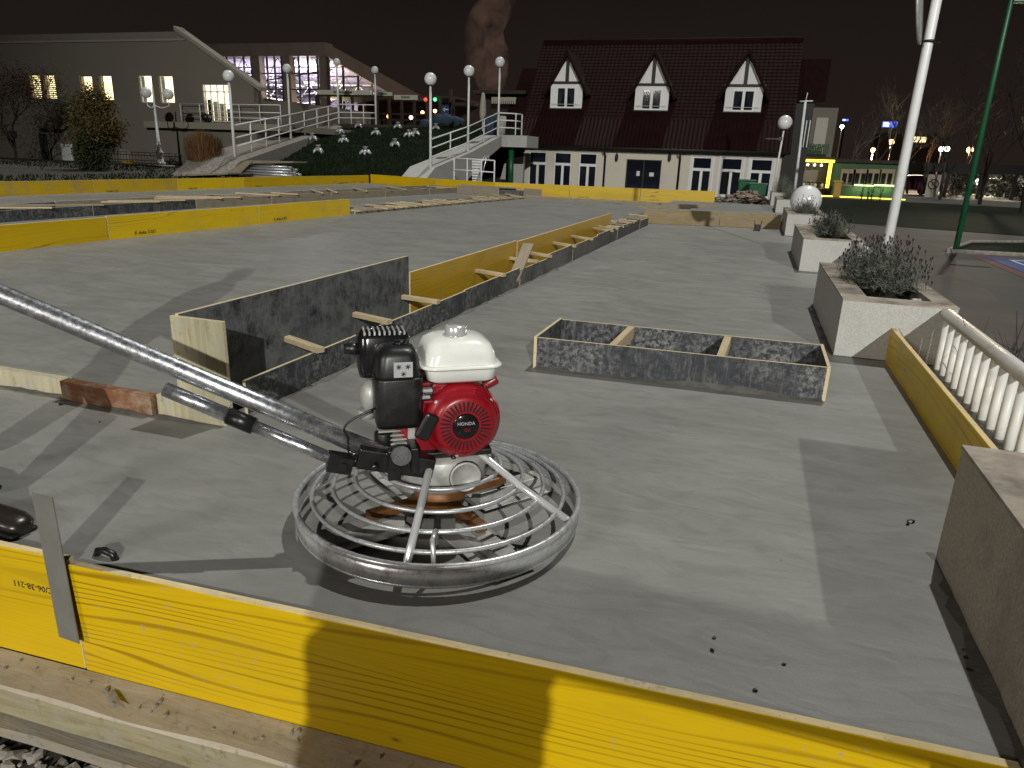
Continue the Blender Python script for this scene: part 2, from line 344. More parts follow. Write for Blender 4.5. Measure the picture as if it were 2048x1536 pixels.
M['rubber'] = plain('rubber_boot', (.02, .016, .014), .3, 0, .4, 9, .1); M['cloth'] = plain('dark_cloth', (.03, .03, .035), .9, 0, .3, 8, .3); M['skin'] = plain('skin', (.45, .27, .2), .6, 0, .1, 8, 0)
M['ground'] = plain('dirt_ground', (.05, .042, .034), .95, 0, .45, .7, .5, bd=.03); M['asphalt'] = plain('park_asphalt', (.040, .036, .030), .8, 0, .35, .8, .3, bd=.01)
M['asphalt_light'] = plain('park_path', (.06, .05, .041), .85, 0, .35, .9, .3, bd=.01)
M['grass_ground'] = plain('lawn_ground', (.008, .013, .006), .95, 0, .5, 1.5, .5, bd=.03, spec=.1)
M['blade'] = leafmat('grass_blades', (.005, .013, .004), (.013, .026, .008)); M['blade_dry'] = leafmat('dry_grass', (.05, .045, .018), (.11, .09, .04))
M['stone'] = plain('stone', (.25, .23, .2), .9, 0, .5, 9, .5); M['rubble'] = plain('rubble', (.3, .23, .19), .95, 0, .6, 5, .5)
M['court'] = plain('court_blue', (.012, .04, .16), .7, 0, .2, 2, .1); M['court_red'] = plain('court_red', (.09, .03, .03), .8, 0, .25, 2, .1); M['line'] = plain('court_line', (.5, .52, .55), .7, 0, .2, 4, 0)
M['green_pole'] = plain('green_paint', (.012, .1, .04), .4, 0, .2, 5, .05); M['bin_green'] = plain('bin_green', (.01, .1, .045), .45, 0, .2, 6, .05)
M['wall_cream'] = stucco('house_render', (.74, .69, .59), (.55, .5, .42), .5, .5); M['wall_white'] = plain('dormer_white', (.78, .77, .77), .8, 0, .06, 2, .05)
M['roof'] = plain('roof_dark_red', (.019, .0058, .0066), .8, 0, .3, 3, .1, spec=.08); M['roof_low'] = plain('roof_sheet_red', (.021, .0066, .0078), .65, 0, .25, 2, .05, spec=.1)
M['timber_black'] = plain('black_stained_timber', (.008, .007, .007), .6, 0, .3, 6, .1)
M['glass'] = glass_pane('dark_glass', (.012, .016, .028), .55); M['room'] = plain('dark_room', (.03, .028, .028), .9, 0, .4, 2, 0); M['curtain'] = plain('curtain', (.28, .3, .28), .9, 0, .3, 10, .2)
M['paper'] = plain('paper', (.72, .72, .74), .8, 0, .05, 5, 0)
M['lb_wall'] = stucco('grey_render', (.2, .18, .15), (.15, .135, .115), .5, .25); M['lb_low'] = stucco('grey_base_render', (.3, .275, .23), (.2, .18, .15), .5, .25)
M['hall'] = plain('hall_fascia', (.13, .1, .085), .8, 0, .2, 1, .1); M['hall_frame'] = plain('hall_frame', (.03, .028, .03), .5, 0, .2, 4, 0)
M['hall_in'] = plain('hall_interior', (.3, .27, .36), .8, 0, .55, .5, .1)
M['wood_dark'] = plain('dark_cafe_timber', (.03, .016, .012), .7, 0, .4, 3, .2); M['sign_white'] = plain('sign_white', (.5, .5, .42), .6, 0, .15, 3, 0); M['sign_green'] = plain('sign_green', (.02, .09, .04), .6, 0, .2, 5, 0)
M['warm_room'] = emit('lit_room', (1, .80, .40), 2.8); M['warm_room2'] = emit('lit_room_pale', (1, .88, .52), 3.0)
M['led_yellow'] = emit('yellow_led', (1, .78, .05), 3.2); M['led_green'] = emit('green_wash_lamp', (.85, 1, .35), 4.0); M['lamp_white'] = emit('lamp_white', (1, .93, .8), 14); M['lamp_orange'] = emit('lamp_orange', (1, .45, .16), 9)
M['lamp_purple'] = emit('hall_lamp', (.86, .8, 1), 3.0); M['sig_red'] = emit('signal_red', (1, .03, .02), 5); M['sig_green'] = emit('signal_green', (.05, 1, .25), 5); M['board_blue'] = emit('billboard_blue', (.08, .16, 1), 2.2); M['board_white'] = emit('billboard_white', (.75, .85, 1), 2.2)
M['kiosk_green'] = plain('kiosk_green', (.03, .1, .03), .6, 0, .2, 3, .1); M['bin_yellow'] = plain('bin_yellow', (.5, .28, .02), .5, 0, .2, 6, 0); M['frame_tan'] = plain('window_frame_tan', (.32, .25, .17), .6, 0, .2, 6, 0)
M['bark'] = plain('bark', (.028, .021, .016), .9, 0, .4, 8, .4); M['bark_pale'] = plain('pale_bark', (.075, .065, .056), .9, 0, .4, 8, .4); M['twig'] = leafmat('twigs', (.03, .02, .014), (.075, .05, .03))
M['lav'] = leafmat('lavender_leaves', (.075, .085, .068), (.2, .215, .175)); M['lav_dark'] = leafmat('lavender_heads', (.02, .018, .018), (.06, .05, .05))
M['leaf_dark'] = leafmat('dark_leaves', (.02, .028, .012), (.055, .06, .026)); M['leaf_olive'] = leafmat('olive_leaves', (.05, .04, .014), (.13, .1, .04)); M['reed'] = leafmat('dry_reeds', (.09, .045, .02), (.2, .11, .05))
M['foil'] = plain('silver_casting', (.62, .63, .66), .3, .25, .3, 9, .3)
M['car'] = plain('car_silver', (.45, .45, .48), .3, .4, .1, 3, 0); M['car_dark'] = plain('car_red', (.12, .01, .015), .3, 0, .1, 3, 0)
M['blue_cloth'] = plain('blue_fabric', (.03, .055, .09), .9, 0, .4, 5, .4); M['canvas'] = plain('canvas', (.4, .38, .32), .9, 0, .2, 5, .3)
M['ink'] = plain('stamp_ink', (.03, .018, .006), .7, 0, .1, 5, 0); M['grey_plate'] = plain('zinc_plate', (.2, .2, .18), .5, .3, .12, 12, .05)

# ------------------------------------------------------------------ ground, slabs, lawn, paths
GZ = -.5
g = MB(); g.quad((-900, -400, GZ - .25), (900, -400, GZ - .25), (900, 1500, GZ - .25), (-900, 1500, GZ - .25)); struct(part('ground', g, M['ground']))
g = MB(); g.box((1.36, -12, GZ - .3), (60, 120, GZ)); g.box((-12.4, 24.6, GZ - .3), (1.36, 120, GZ)); struct(part('park_pavement', g, M['asphalt']))
g = MB(); g.box((-70, 2.5, GZ - .3), (-12.4, 120, -.02)); g.box((-14.45, 2.5, GZ - .3), (-12.41, 24.6, -.03)); struct(part('upper_ground', g, M['ground']))
FB0 = V(-1.771, 1.367, 0); FB1 = V(.703, 1.482, 0); FD = (FB1 - FB0).normalized(); FN = V(-FD.y, FD.x, 0)   # front formwork line
def fline(x, off=0): return FB0 + FD * ((x - FB0.x) / FD.x) + FN * off
a = fline(-9, .0012); b = fline(1.36, .0012)
g = MB(); g.prism([(a.x, a.y, -.6), (b.x, b.y, -.6), (1.36, 15.33, -.6), (-2.14, 15.33, -.6), (-2.2, 2.56, -.6), (-9, 2.56, -.6)], (0, 0, .6)); struct(part('concrete_slab', g, M['concrete']))
g = MB(); g.prism([(-14.3, 2.47, -.6), (-2.42, 2.47, -.6), (-2.24, 19.25, -.6), (-6.0, 19.6, -.6), (-7, 23.5, -.6), (-14.3, 24.0, -.6)], (0, 0, .68)); struct(part('upper_concrete_slab', g, M['concrete']))
g = MB(); g.box((-2.2, 15.36, -.6), (1.36, 22.4, .1)); g.box((-6.2, 19.3, -.6), (-2.21, 21.9, .05)); struct(part('far_concrete_slab', g, M['concrete']))
# strips of park
g = MB()
for pts in ([(2.0, 26), (9, 24), (22, 44), (3.2, 46)], [(4.35, 18.4), (30, 20.5), (40, 42), (9.5, 23.6), (5.6, 21.2)]):
    g.prism([(x, y, GZ - .1) for x, y in pts], (0, 0, .112))
struct(part('lawn', g, M['grass_ground']))
g = MB(); g.prism([(1.4, 8, GZ - .1), (3.2, 8.4, GZ - .1), (4.1, 18, GZ - .1), (8.4, 23.2, GZ - .1), (7.4, 24, GZ - .1), (1.6, 25, GZ - .1)], (0, 0, .104)); struct(part('path', g, M['asphalt_light']))
g = MB(); kp = [(4.25, 17.9), (4.35, 18.4), (5.4, 20.9), (9.3, 23.4)]
g.tube([(x, y, GZ + .03) for x, y in kp], .045, 5); g.tube([(4.3, 17.95, GZ + .03), (5.2, 18.1, GZ + .03), (14, 18.9, GZ + .03)], .06, 5); struct(part('kerb', g, M['stone']))
g = MB(); g.box((4.62, 6, GZ - .1), (22, 17.75, GZ + .004)); struct(part('court_border', g, M['court_red']))
cc = MB(); cc.box((4.85, 6, GZ - .1), (22, 17.5, GZ + .009)); struct(part('sports_court', cc, M['court']))
g = MB(); g.box((5.2, 6, GZ), (5.26, 17.2, GZ + .013)); g.box((5.27, 17.14, GZ), (22, 17.2, GZ + .013)); struct(part('court_marking', g, M['line']))

# lawn mound between the two ramps
MA, MBm = V(-20.3, 26.2, 0), V(-12.5, 26.6, 0)
def mound_xy(u, w):
    lo = MA.lerp(MBm, u); hi = V(-27.6, 46, 0).lerp(V(-12.5, 44, 0), u); return lo.lerp(hi, w)
def mound_h(u, w): return -.05 + 3.0 * (w * .75 + .25 * ramp(w, 0, 1)) * (.9 + .1 * u) + .12 * math.sin(u * 9 + w * 5) * w * (1 - w)
g = MB(); NU, NW = 40, 50; vs = []
for j in range(NW + 1):
    for i in range(NU + 1):
        u, w = i / NU, j / NW; p = mound_xy(u, w); vs.append((p.x, p.y, mound_h(u, w) + .06 * mnoise.noise(V(p.x * .7, p.y * .7, 0))))
g.add(vs, [(j * (NU + 1) + i, j * (NU + 1) + i + 1, (j + 1) * (NU + 1) + i + 1, (j + 1) * (NU + 1) + i) for j in range(NW) for i in range(NU)], 0, True)
struct(part('lawn_mound', g, M['grass_ground']))
def mound_at(px, py):
    best = None
    for k in range(400):
        Y = 26.3 + k * .05; p = at(px, py, Y=Y); w = (Y - 26.4) / 19.0
        lo = MA.lerp(V(-27.6, 46, 0), w); hi = MBm.lerp(V(-12.5, 44, 0), w); u = (p.x - lo.x) / (hi.x - lo.x)
        if p.z <= mound_h(min(1, max(0, u)), min(1, max(0, w))): return V(p.x, p.y, mound_h(min(1, max(0, u)), w))
    return p
def blades(name, pts, h, mat, wd=.012, label=None):
    g = MB()
    for p in pts:
        a = random.random() * 6.28; hh = h * random.uniform(.5, 1.2); d = V(math.cos(a), math.sin(a), 0) * wd; l = V(random.uniform(-1, 1), random.uniform(-1, 1), 0) * hh * .4
        g.add([p - d, p + d, p + l + V(0, 0, hh)], [(0, 1, 2)])
    return part(name, g, mat)
pts = []
for k in range(14000):
    u, w = random.random(), random.random() ** 1.2; p = mound_xy(u, w); pts.append(V(p.x, p.y, mound_h(u, w)))
tag(blades('mown_grass', pts, .12, M['blade'], .03), 'short dark green grass covering the sloping lawn mound', 'grass', kind='stuff')
pts = [V(random.uniform(-24, -14.8), random.uniform(9, 26), -.02) for k in range(3000)] + [V(random.uniform(-40, -15), random.uniform(26, 33), -.02) for k in range(2500)]
tag(blades('verge_grass', pts, .1, M['blade'], .03), 'rough grass verge behind the far yellow boards', 'grass', kind='stuff')
g = MB(); g.box((-60, 33.2, -.3), (-22, 34.6, .0)); struct(part('footpath', g, M['asphalt_light']))
g = MB(); g.box((-42, 45.5, -.3), (-11.6, 80, 2.9)); struct(part('terrace', g, M['ground']))

# ------------------------------------------------------------------ front formwork: yellow boards, steel strip, beam, plank, gravel
EDG = lambda m: [M[m], M['edge_wood']]
p0 = fline(-1.775, -.0135); p1 = fline(.69, -.0135)
fb = board('formwork_board', p0, p1, -.385, .012, .027, EDG('ply_new'), None, .002); tag(fb, 'long bright yellow formwork board across the foreground, right of the grey strip', 'board', 'front formwork boards')
p0 = fline(-3.4, -.0135); p1 = fline(-1.778, -.0135)
fl = board('formwork_board', p0, p1, -.36, .026, .027, EDG('ply_new'), None, .002); tag(fl, 'yellow formwork board with upside-down stamp, left of the grey strip', 'board', 'front formwork boards')
me = text_mesh('EFC/06-38-211', .03); me.materials.append(M['ink']); t = link('stamp', me, fl); t.location = (1.49, -.0142, .265); t.rotation_euler = (R(90), R(180), 0)
pl = MB(); pl.box((-.045, -.0015, 0), (.045, .0015, .475))
p = fline(-1.80, -.045); po = link('steel_strip', pl.mesh('steel_strip', M['grey_plate'])); po.location = (p.x, p.y, -.245); po.rotation_euler = (R(-2), R(-3.5), math.atan2(FD.y, FD.x) - R(8)); tag(po, 'flat grey metal strip standing upright against the front yellow boards', 'metal strip')
bm = MB(); L = 4.6; n = 46
def fpt(x, off, z): q = fline(x, off); return V(q.x, q.y, z)
prof = [(-.03, -.36), (-.155, -.362), (-.162, -.372), (-.164, -.462), (-.03, -.462)]
vs = []; fs = []
for i in range(n + 1):
    x = -3.6 + L * i / n
    for k, (o_, z_) in enumerate(prof): j = mnoise.noise(V(x * 3, k * 7.1, 0)) * .008; vs.append(fpt(x, o_ + (j if k in (1, 2, 3) else 0), z_ + (j * .6 if k in (1, 2) else 0)))
m_ = len(prof)
for i in range(n):
    for k in range(m_): fs.append((i * m_ + k, i * m_ + (k + 1) % m_, (i + 1) * m_ + (k + 1) % m_, (i + 1) * m_ + k))
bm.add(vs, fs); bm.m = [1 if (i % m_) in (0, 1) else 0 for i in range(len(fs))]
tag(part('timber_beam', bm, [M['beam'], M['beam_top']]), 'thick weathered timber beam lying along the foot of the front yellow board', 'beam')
bm = MB()
vs = []; fs = []; prof = [(-.12, -.468), (-.205, -.474), (-.209, -.505), (-.12, -.505)]; m_ = 4
for i in range(n + 1):
    x = -3.6 + L * i / n
    for k, (o_, z_) in enumerate(prof): j = mnoise.noise(V(x * 2.2, k * 3.3 + 9, 0)) * .012; vs.append(fpt(x, o_ + (j if k in (1, 2) else 0), z_ + (j if k == 1 else 0)))
for i in range(n):
    for k in range(m_): fs.append((i * m_ + k, i * m_ + (k + 1) % m_, (i + 1) * m_ + (k + 1) % m_, (i + 1) * m_ + k))
bm.add(vs, fs); tag(part('plank', bm, M['wood_grey']), 'split grey plank at the bottom edge, below the timber beam', 'plank')
def rock(mb, c, r, seed, mat=0, flat=1):
    t = (1 + 5 ** .5) / 2; vs = [(-1, t, 0), (1, t, 0), (-1, -t, 0), (1, -t, 0), (0, -1, t), (0, 1, t), (0, -1, -t), (0, 1, -t), (t, 0, -1), (t, 0, 1), (-t, 0, -1), (-t, 0, 1)]
    fs = [(0, 11, 5), (0, 5, 1), (0, 1, 7), (0, 7, 10), (0, 10, 11), (1, 5, 9), (5, 11, 4), (11, 10, 2), (10, 7, 6), (7, 1, 8), (3, 9, 4), (3, 4, 2), (3, 2, 6), (3, 6, 8), (3, 8, 9), (4, 9, 5), (2, 4, 11), (6, 2, 10), (8, 6, 7), (9, 8, 1)]
    rr = random.Random(seed); sx_, sy_, sz_ = rr.uniform(.6, 1.2), rr.uniform(.6, 1.2), rr.uniform(.5, .9) * flat; rot = Matrix.Rotation(rr.uniform(0, 6.28), 3, 'Z')
    mb.add([V(*c) + rot @ V(x * sx_, y * sy_, z * sz_) * (r / 1.9) * rr.uniform(.75, 1.2) for x, y, z in vs], fs, mat)
g = MB()
for k in range(900): rock(g, fpt(random.uniform(-3.2, -.9), random.uniform(-.62, -.2), GZ - .03 + random.uniform(-.01, .012)), random.uniform(.008, .035), k)
tag(part('gravel', g, M['stone']), 'loose pale gravel in the lower left corner', 'gravel', kind='stuff')
g = MB(); g.box((-12, -30, GZ - .3), (1.35, 1.3, GZ - .03)); struct(part('site_ground', g, M['ground']))
# chips on beam and specks of mortar on slab
g = MB()
for k in range(26): rock(g, fpt(random.uniform(-2.2, -.7), random.uniform(-.14, -.05), -.358), random.uniform(.002, .009), k + 900)
tag(part('mortar_crumbs', g, M['stone']), 'small mortar crumbs scattered on top of the timber beam', 'crumbs', kind='stuff')
g = MB()
for (px, py, r) in [(1822, 1043, .018), (1815, 1048, .01), (1932, 1315, .008), (1940, 1340, .01), (1925, 1300, .006), (1428, 1275, .006), (1424, 1300, .009), (1568, 1328, .006), (300, 610, .02), (122, 808, .012), (200, 843, .009), (1510, 1380, .008), (505, 455, .05)]:
    rock(g, at(px, py, Z=.003), r, int(px), 0, .6)
tag(part('mortar_specks', g, M['dark_steel']), 'dark lumps of mortar lying on the fresh concrete', 'crumbs', kind='stuff')

g = MB(); p = fpt(-1.72, .055, 0); g.tube([p + V(-.035, .0, .0), p + V(-.028, 0, .016), p + V(0, 0, .023), p + V(.03, .0, .016), p + V(.038, .0, -.004)], .011, 10); tag(part('pipe_bend', g, M['dark_steel']), 'small grey pipe bend poking from the slab behind the steel strip', 'pipe')
g = MB(); p = fpt(-1.63, -.075, -.357); g.add([p, p + V(.10, -.05, .004), p + V(.025, -.012, .004), p + V(.01, -.03, .001)], [(0, 3, 1), (0, 2, 3), (2, 1, 3), (0, 1, 2)]); tag(part('wood_splinter', g, M['wood_grey']), 'wood splinter on the beam just right of the steel strip', 'splinter')
# ------------------------------------------------------------------ low timber edge at left
edge = empty('timber_edging', (-3, 2.44, 0), 'low brown and pale edge board across the left, under the machine handle', 'formwork')
def rough_board(name, x0, x1, y, z0, z1, th, mat, par, seed, taper=0):
    mb = MB(); n = max(4, int((x1 - x0) / .06)); vs = []
    for i in range(n + 1):
        x = x0 + (x1 - x0) * i / n; j = mnoise.noise(V(x * 5, seed, 0)) * .008; yy = y + mnoise.noise(V(x * 2, seed, 5)) * .006 + taper * (x - x0)
        vs += [V(x, yy - th / 2, z0), V(x, yy + th / 2, z0), V(x, yy + th / 2, z1 + j * .6), V(x, yy - th / 2, z1 + j)]
    fs = [(i * 4 + k, i * 4 + (k + 1) % 4, i * 4 + 4 + (k + 1) % 4, i * 4 + 4 + k) for i in range(n) for k in range(4)] + [(0, 1, 2, 3), (n * 4 + 3, n * 4 + 2, n * 4 + 1, n * 4)]
    mb.add(vs, fs); return part(name, mb, mat, par)
rough_board('board', -6.5, -3.06, 2.49, -.02, .088, .045, M['wood_cream'], edge, 3)
rough_board('board', -3.055, -2.5, 2.455, -.02, .095, .05, M['wood_brown'], edge, 8, -.02)

# ------------------------------------------------------------------ central trough formwork
tr = empty('trough_formwork', (-2.25, 2.5, 0), 'long trough formwork of black and yellow panels with battens, middle of the slab', 'formwork')
xf = lambda y: -2.125 + (y - 2.5) * .0215
xb = lambda y: -2.385 + (y - 2.5) * .017
B = [M['black_ply'], M['edge_pale']]
ep = MB(); ep.slab((-2.40, 2.485, 0), (-2.118, 2.506, .47)); part('end_panel', ep, [M['wood_cream'], M['edge_pale']], tr, .0015)
for i, (x0, x1, z) in enumerate([(-2.495, -2.395, .098), (-2.392, -2.30, .092), (-2.297, -2.11, .085)]):
    ep = MB(); ep.slab((x0, 2.448 - .003 * i, -.02), (x1, 2.478 - .003 * i, z)); part('sole_block', ep, [M['wood_cream'], M['wood_cream']], tr, .003)
board('back_panel', (xb(2.52), 2.512), (xb(4.76), 4.76), -.02, .475, .021, [M['black_ply_smeared'], M['edge_pale']], tr, .0015)
YI = [M['ply_inner'], M['edge_wood']]
board('back_panel', (xb(4.80) + .004, 4.775), (xb(7.25), 7.25), -.02, .352, .021, YI, tr); board('back_panel', (xb(7.27), 7.27), (xb(12.2), 12.2), -.02, .338, .021, YI, tr)
fy = [2.60, 4.0, 5.2, 6.55, 7.5, 8.55, 9.9, 11.3, 12.4, 13.4, 14.35]
for i in range(len(fy) - 1):
    y0, y1 = fy[i], fy[i + 1] - .006; z = .168 + random.uniform(-.006, .006) + (0, 0, .01, -.012, .03, .015, .03, .02, .0, -.02)[i]
    board('front_panel', (xf(y0) + .003 * (i % 2), y0), (xf(y1) + .003 * (i % 2), y1), -.02, z, .018, B, tr, .001)
sp = [(3.15, 3.28), (3.9, 3.99), (4.62, 4.66), (6.0, 6.1), (7.0, 7.05), (7.46, 7.62), (8.5, 8.68), (9.4, 9.6), (10.72, 10.95), (11.1, 11.3)]
for ya, yb in sp:
    bar('spacer_batten', (xf(ya) + .045, ya, .186), (xb(yb) - .0, yb, .19), .045, .028, M['wood_new'], tr)
bar('propped_batten', (xf(6.5) - .03, 6.45, .06), (xf(6.7) - .04, 6.95, .36), .11, .02, M['wood_grey'], tr)
for k in range(9):
    y = 11.7 + k * .3; bar('spacer_batten', (xf(y) + .03, y, .17 + .01 * (k % 3)), (xb(y) + random.uniform(-.05, .1), y + random.uniform(-.1, .2), .175 + .01 * (k % 3)), .06, .02, M['wood_grey' if k % 2 else 'wood_new'], tr)
board('back_panel', (xb(12.25), 12.25), (xb(14.3), 14.3), .0, .15, .021, B, tr)

def fillet(par, a, b, side, w=.03, h=.014, seed=0):
    a = V(*a); b = V(*b); d = (b - a); L = d.length; n = max(8, int(L / .05)); nn = V(d.y, -d.x, 0).normalized() * side; g = MB()
    for i in range(n):
        u = i / (n - 1); p = a.lerp(b, u); k = .5 + mnoise.noise(V(u * L * 4, seed, 1)) + .5 * mnoise.noise(V(u * L * 17, seed, 4)); k = max(.12, k)
        g.v += [tuple(p + nn * w * k + V(0, 0, .0015)), tuple(p + nn * w * .45 * k + V(0, 0, h * k * .7)), tuple(p + V(0, 0, h * k))]
        if i:
            for q in (0, 1): g.f.append((3 * i - 3 + q, 3 * i + q, 3 * i + 1 + q, 3 * i - 2 + q)); g.m.append(0); g.s.append(True)
    return part('mortar_fillet', g, M['slurry'], par)
fillet(tr, (xf(2.6) + .01, 2.6, 0), (xf(8.5) + .012, 8.5, 0), 1, .045, .012, 3); fillet(edge, (-6.4, 2.465, 0), (-3.06, 2.465, 0), 1, .05, .018, 5); fillet(edge, (-3.05, 2.43, 0), (-2.12, 2.428, 0), 1, .05, .016, 6)
# ------------------------------------------------------------------ loose box formwork
bx = empty('box_formwork', (-.3, 4.2, 0), 'black rectangular box formwork with two pine spacers standing alone on the slab', 'formwork')
c = [V(-1.1, 3.93, 0), V(.50, 3.98, 0), V(.505, 4.50, 0), V(-1.09, 4.47, 0)]
board('side_panel', (c[0] + (c[1] - c[0]) * .003)[:2], c[1][:2], -.01, .187, .018, B, bx, .001); board('side_panel', c[3][:2], c[2][:2], -.01, .187, .018, B, bx, .001)
board('end_panel', (c[0].x - .004, c[0].y - .008), (c[3].x - .004, c[3].y + .02), -.01, .192, .02, B, bx, .001); board('end_panel', (c[1].x + .006, c[1].y - .012), (c[2].x + .006, c[2].y + .012), -.01, .190, .02, B, bx, .001)
for u in (.28, .655):
    a = c[0].lerp(c[1], u) + V(0, .01, .15); b = c[3].lerp(c[2], u + .01) + V(0, -.01, .15); bar('spacer_batten', a, b, .042, .07, M['wood_new'], bx)
g = MB(); n = 60
for i in range(n):   # mortar smear at the foot of the box
    u = i / (n - 1); p = c[0].lerp(c[1], u) + V(0, -.011, 0); hgt = .008 + .014 * mnoise.noise(V(u * 9, 1, 0)) + .02 * ramp(u, .4, .6) * (1 - ramp(u, .75, .95))
    g.v += [tuple(p + V(0, -.03, .001)), tuple(p + V(0, 0, max(.004, hgt)))]
    if i: g.f.append((2 * i - 2, 2 * i, 2 * i + 1, 2 * i - 1)); g.m.append(0); g.s.append(True)
part('mortar_fillet', g, M['slurry'], bx)

# ------------------------------------------------------------------ formwork further back (left and far)
def run(name, label, pts, z0, z1, mats, th=.027, stamp=False, group=None, rnd=.006):
    e = empty(name, (pts[0][0], pts[0][1], 0), label, 'formwork', group)
    for i in range(len(pts) - 1):
        p, q = V(*pts[i], 0), V(*pts[i + 1], 0); d = (q - p).normalized() * .006; m = mats[i % len(mats)]
        z = (z1[i] if isinstance(z1, list) else z1) + random.uniform(-rnd, rnd)
        o = board('board', (p + d)[:2], (q - d)[:2], z0, z, th, m, e, .001)
        if stamp:
            me = text_mesh('K doka 3-SO', .06, .001); me.materials.append(M['ink']); s = link('stamp', me, o); L = (q - p).length; s.location = (min(L * .2, .6), -th / 2 - .002, .06); s.rotation_euler = (R(90), 0, 0)
    return e
YN, YM, YO = EDG('ply_new'), EDG('ply_mid'), EDG('ply_old')
run('formwork_run', 'bright yellow board run on the left, ending beside the empty middle slab', [(-7.35, 3.5), (-7.25, 6.70), (-7.08, 9.3), (-6.95, 11.75)], .07, .35, [YN, YM, YM], stamp=True)
run('formwork_run', 'far left yellow board run in front of the bushes and pipe stack', [(-14.6, 8.2), (-14.2, 12.9), (-13.95, 15.2), (-13.8, 17.6), (-13.5, 21.8), (-13.36, 24.0)], .05, .36, [YO, YO, YM, YN, YN], stamp=True)
run('formwork_run', 'far yellow board run below the ramp and the house doors', [(-13.30, 24.05), (-10.1, 22.75), (-7.75, 22.0), (-5.4, 22.3), (-3.25, 22.65), (-1.05, 23.05)], .0, .39, [YN, YN, YN, YN, YN], stamp=True, rnd=.004)
def low_trough(label, front, back, zf, zb, mats, n, seed, kerf=.28):
    rr = random.Random(seed); e = empty('trough_formwork', (front[0][0], front[0][1], 0), label, 'formwork', 'low trough formworks on the left slab')
    for nm, line, z in (('front_panel', front, zf), ('back_panel', back, zb)):
        for i in range(len(line) - 1):
            p, q = V(*line[i], 0), V(*line[i + 1], 0); k = max(1, round((q - p).length / 2.2))
            for j in range(k):
                a = p.lerp(q, j / k); b = p.lerp(q, (j + .994) / k); board(nm, a[:2], b[:2], .06, z + rr.uniform(-.012, .012), .025, mats[i % len(mats)], e, .001)
    def pt(line, u):
        u *= len(line) - 1; i = min(int(u), len(line) - 2); return V(*line[i], 0).lerp(V(*line[i + 1], 0), u - i)
    for k in range(n):
        u = (k + .5 + rr.uniform(-.25, .25)) / n; a = pt(front, u) + V(.08, 0, zf + .012); b = pt(back, min(1, u + rr.uniform(0, .02))) + V(-.04, 0, zb + .012)
        if rr.random() < .35: b = a.lerp(b, rr.uniform(.35, .7))
        bar('spacer_batten', a, b, .05, .024, M['wood_new' if rr.random() < .6 else 'wood_grey'], e)
    return e
G2 = [M['wood_grey'], M['edge_pale']]
low_trough('low trough formwork on the left, black front panels turning to pale timber', [(-9.95, 4.5), (-9.72, 11.0), (-9.35, 15), (-8.4, 21.2)], [(-10.9, 4.5), (-10.75, 9), (-10.25, 16), (-9.6, 21.6)], .235, .235, [B, G2, G2], 20, 5)
low_trough('low cluttered trough of grey boards continuing beyond the left yellow run', [(-6.9, 11.85), (-6.6, 14.5), (-6.0, 19.5)], [(-7.5, 11.85), (-7.25, 14.5), (-6.6, 20.0)], .125, .15, [G2, G2], 30, 9)
run('kerb_boards', 'pale grey low edge boards along the far end of the middle slab', [(-6.0, 19.55), (-4.6, 19.4), (-3.2, 19.3), (-2.2, 19.2)], .05, .17, [G2], .05)
run('cross_formwork', 'weathered grey-brown panel closing the far end of the right-hand slab', [(-2.02, 14.75), (-.55, 15.1), (.62, 15.3)], -.02, .28, [[M['ply_weather'], M['edge_wood']]], .03)
fm = empty('small_box_formwork', (-7.4, 20.6, 0), 'small weathered box formwork before the far yellow boards, left of centre', 'formwork')
for a, b, m in [((-8.3, 20.2), (-6.9, 19.9), G2), ((-8.35, 20.9), (-6.6, 20.6), B), ((-8.3, 20.22), (-8.35, 20.9), G2), ((-6.9, 19.92), (-6.3, 20.4), B), ((-6.3, 20.4), (-5.7, 20.2), G2)]: board('panel', a, b, .06, .3 + random.uniform(-.05, .04), .03, m, fm)
bar('batten', (-8.3, 20.5, .33), (-6.4, 20.4, .31), .06, .03, M['wood_grey'], fm)
# little clutter around the right far form
g = empty('batten_stack', (-1.9, 15.7, .1), 'few grey battens lying behind the corner of the far panel', 'battens')
for k in range(4): bar('batten', (-2.3 + k * .16, 15.6 + .1 * k, .26 + .02 * k), (-1.2 + .2 * k, 15.9 + .12 * k, .27 + .02 * k), .07, .03, M['wood_grey'], g)
bk = MB(); bk.box((.12, 14.55, 0), (.24, 14.75, .11)); bk.tube([(.13, 14.6, .1), (.11, 14.58, .19)], .008, 5); bk.tube([(.23, 14.6, .1), (.25, 14.58, .19)], .008, 5)
tag(part('mortar_tub', bk, M['dark_steel'], None, .01), 'small dark tub left on the slab before the far panel', 'tub')

# ------------------------------------------------------------------ power trowel
TC = V(-.892, 2.04, 0); TR = R(34)
tw = empty('power_trowel', TC, 'walk-behind power trowel with white tank and red engine on a round wire guard', 'power trowel', None, TR)
TI = Matrix.Translation(TC) @ Matrix.Rotation(TR, 4, 'Z'); TI = TI.inverted()
def wl_(p): return TI @ V(*p)
def lp(name, mb, mats, parent=None, bevel=0, seg=2):
    o = link(name, mb.mesh(name, mats), parent or tw)
    if bevel: bev(o, bevel, seg)
    return o
def ring(mb, r, z, rad, n=64, k=6, mat=0): mb.tube([(r * math.cos(2 * math.pi * i / n), r * math.sin(2 * math.pi * i / n), z) for i in range(n)], rad, k, mat, closed=True)
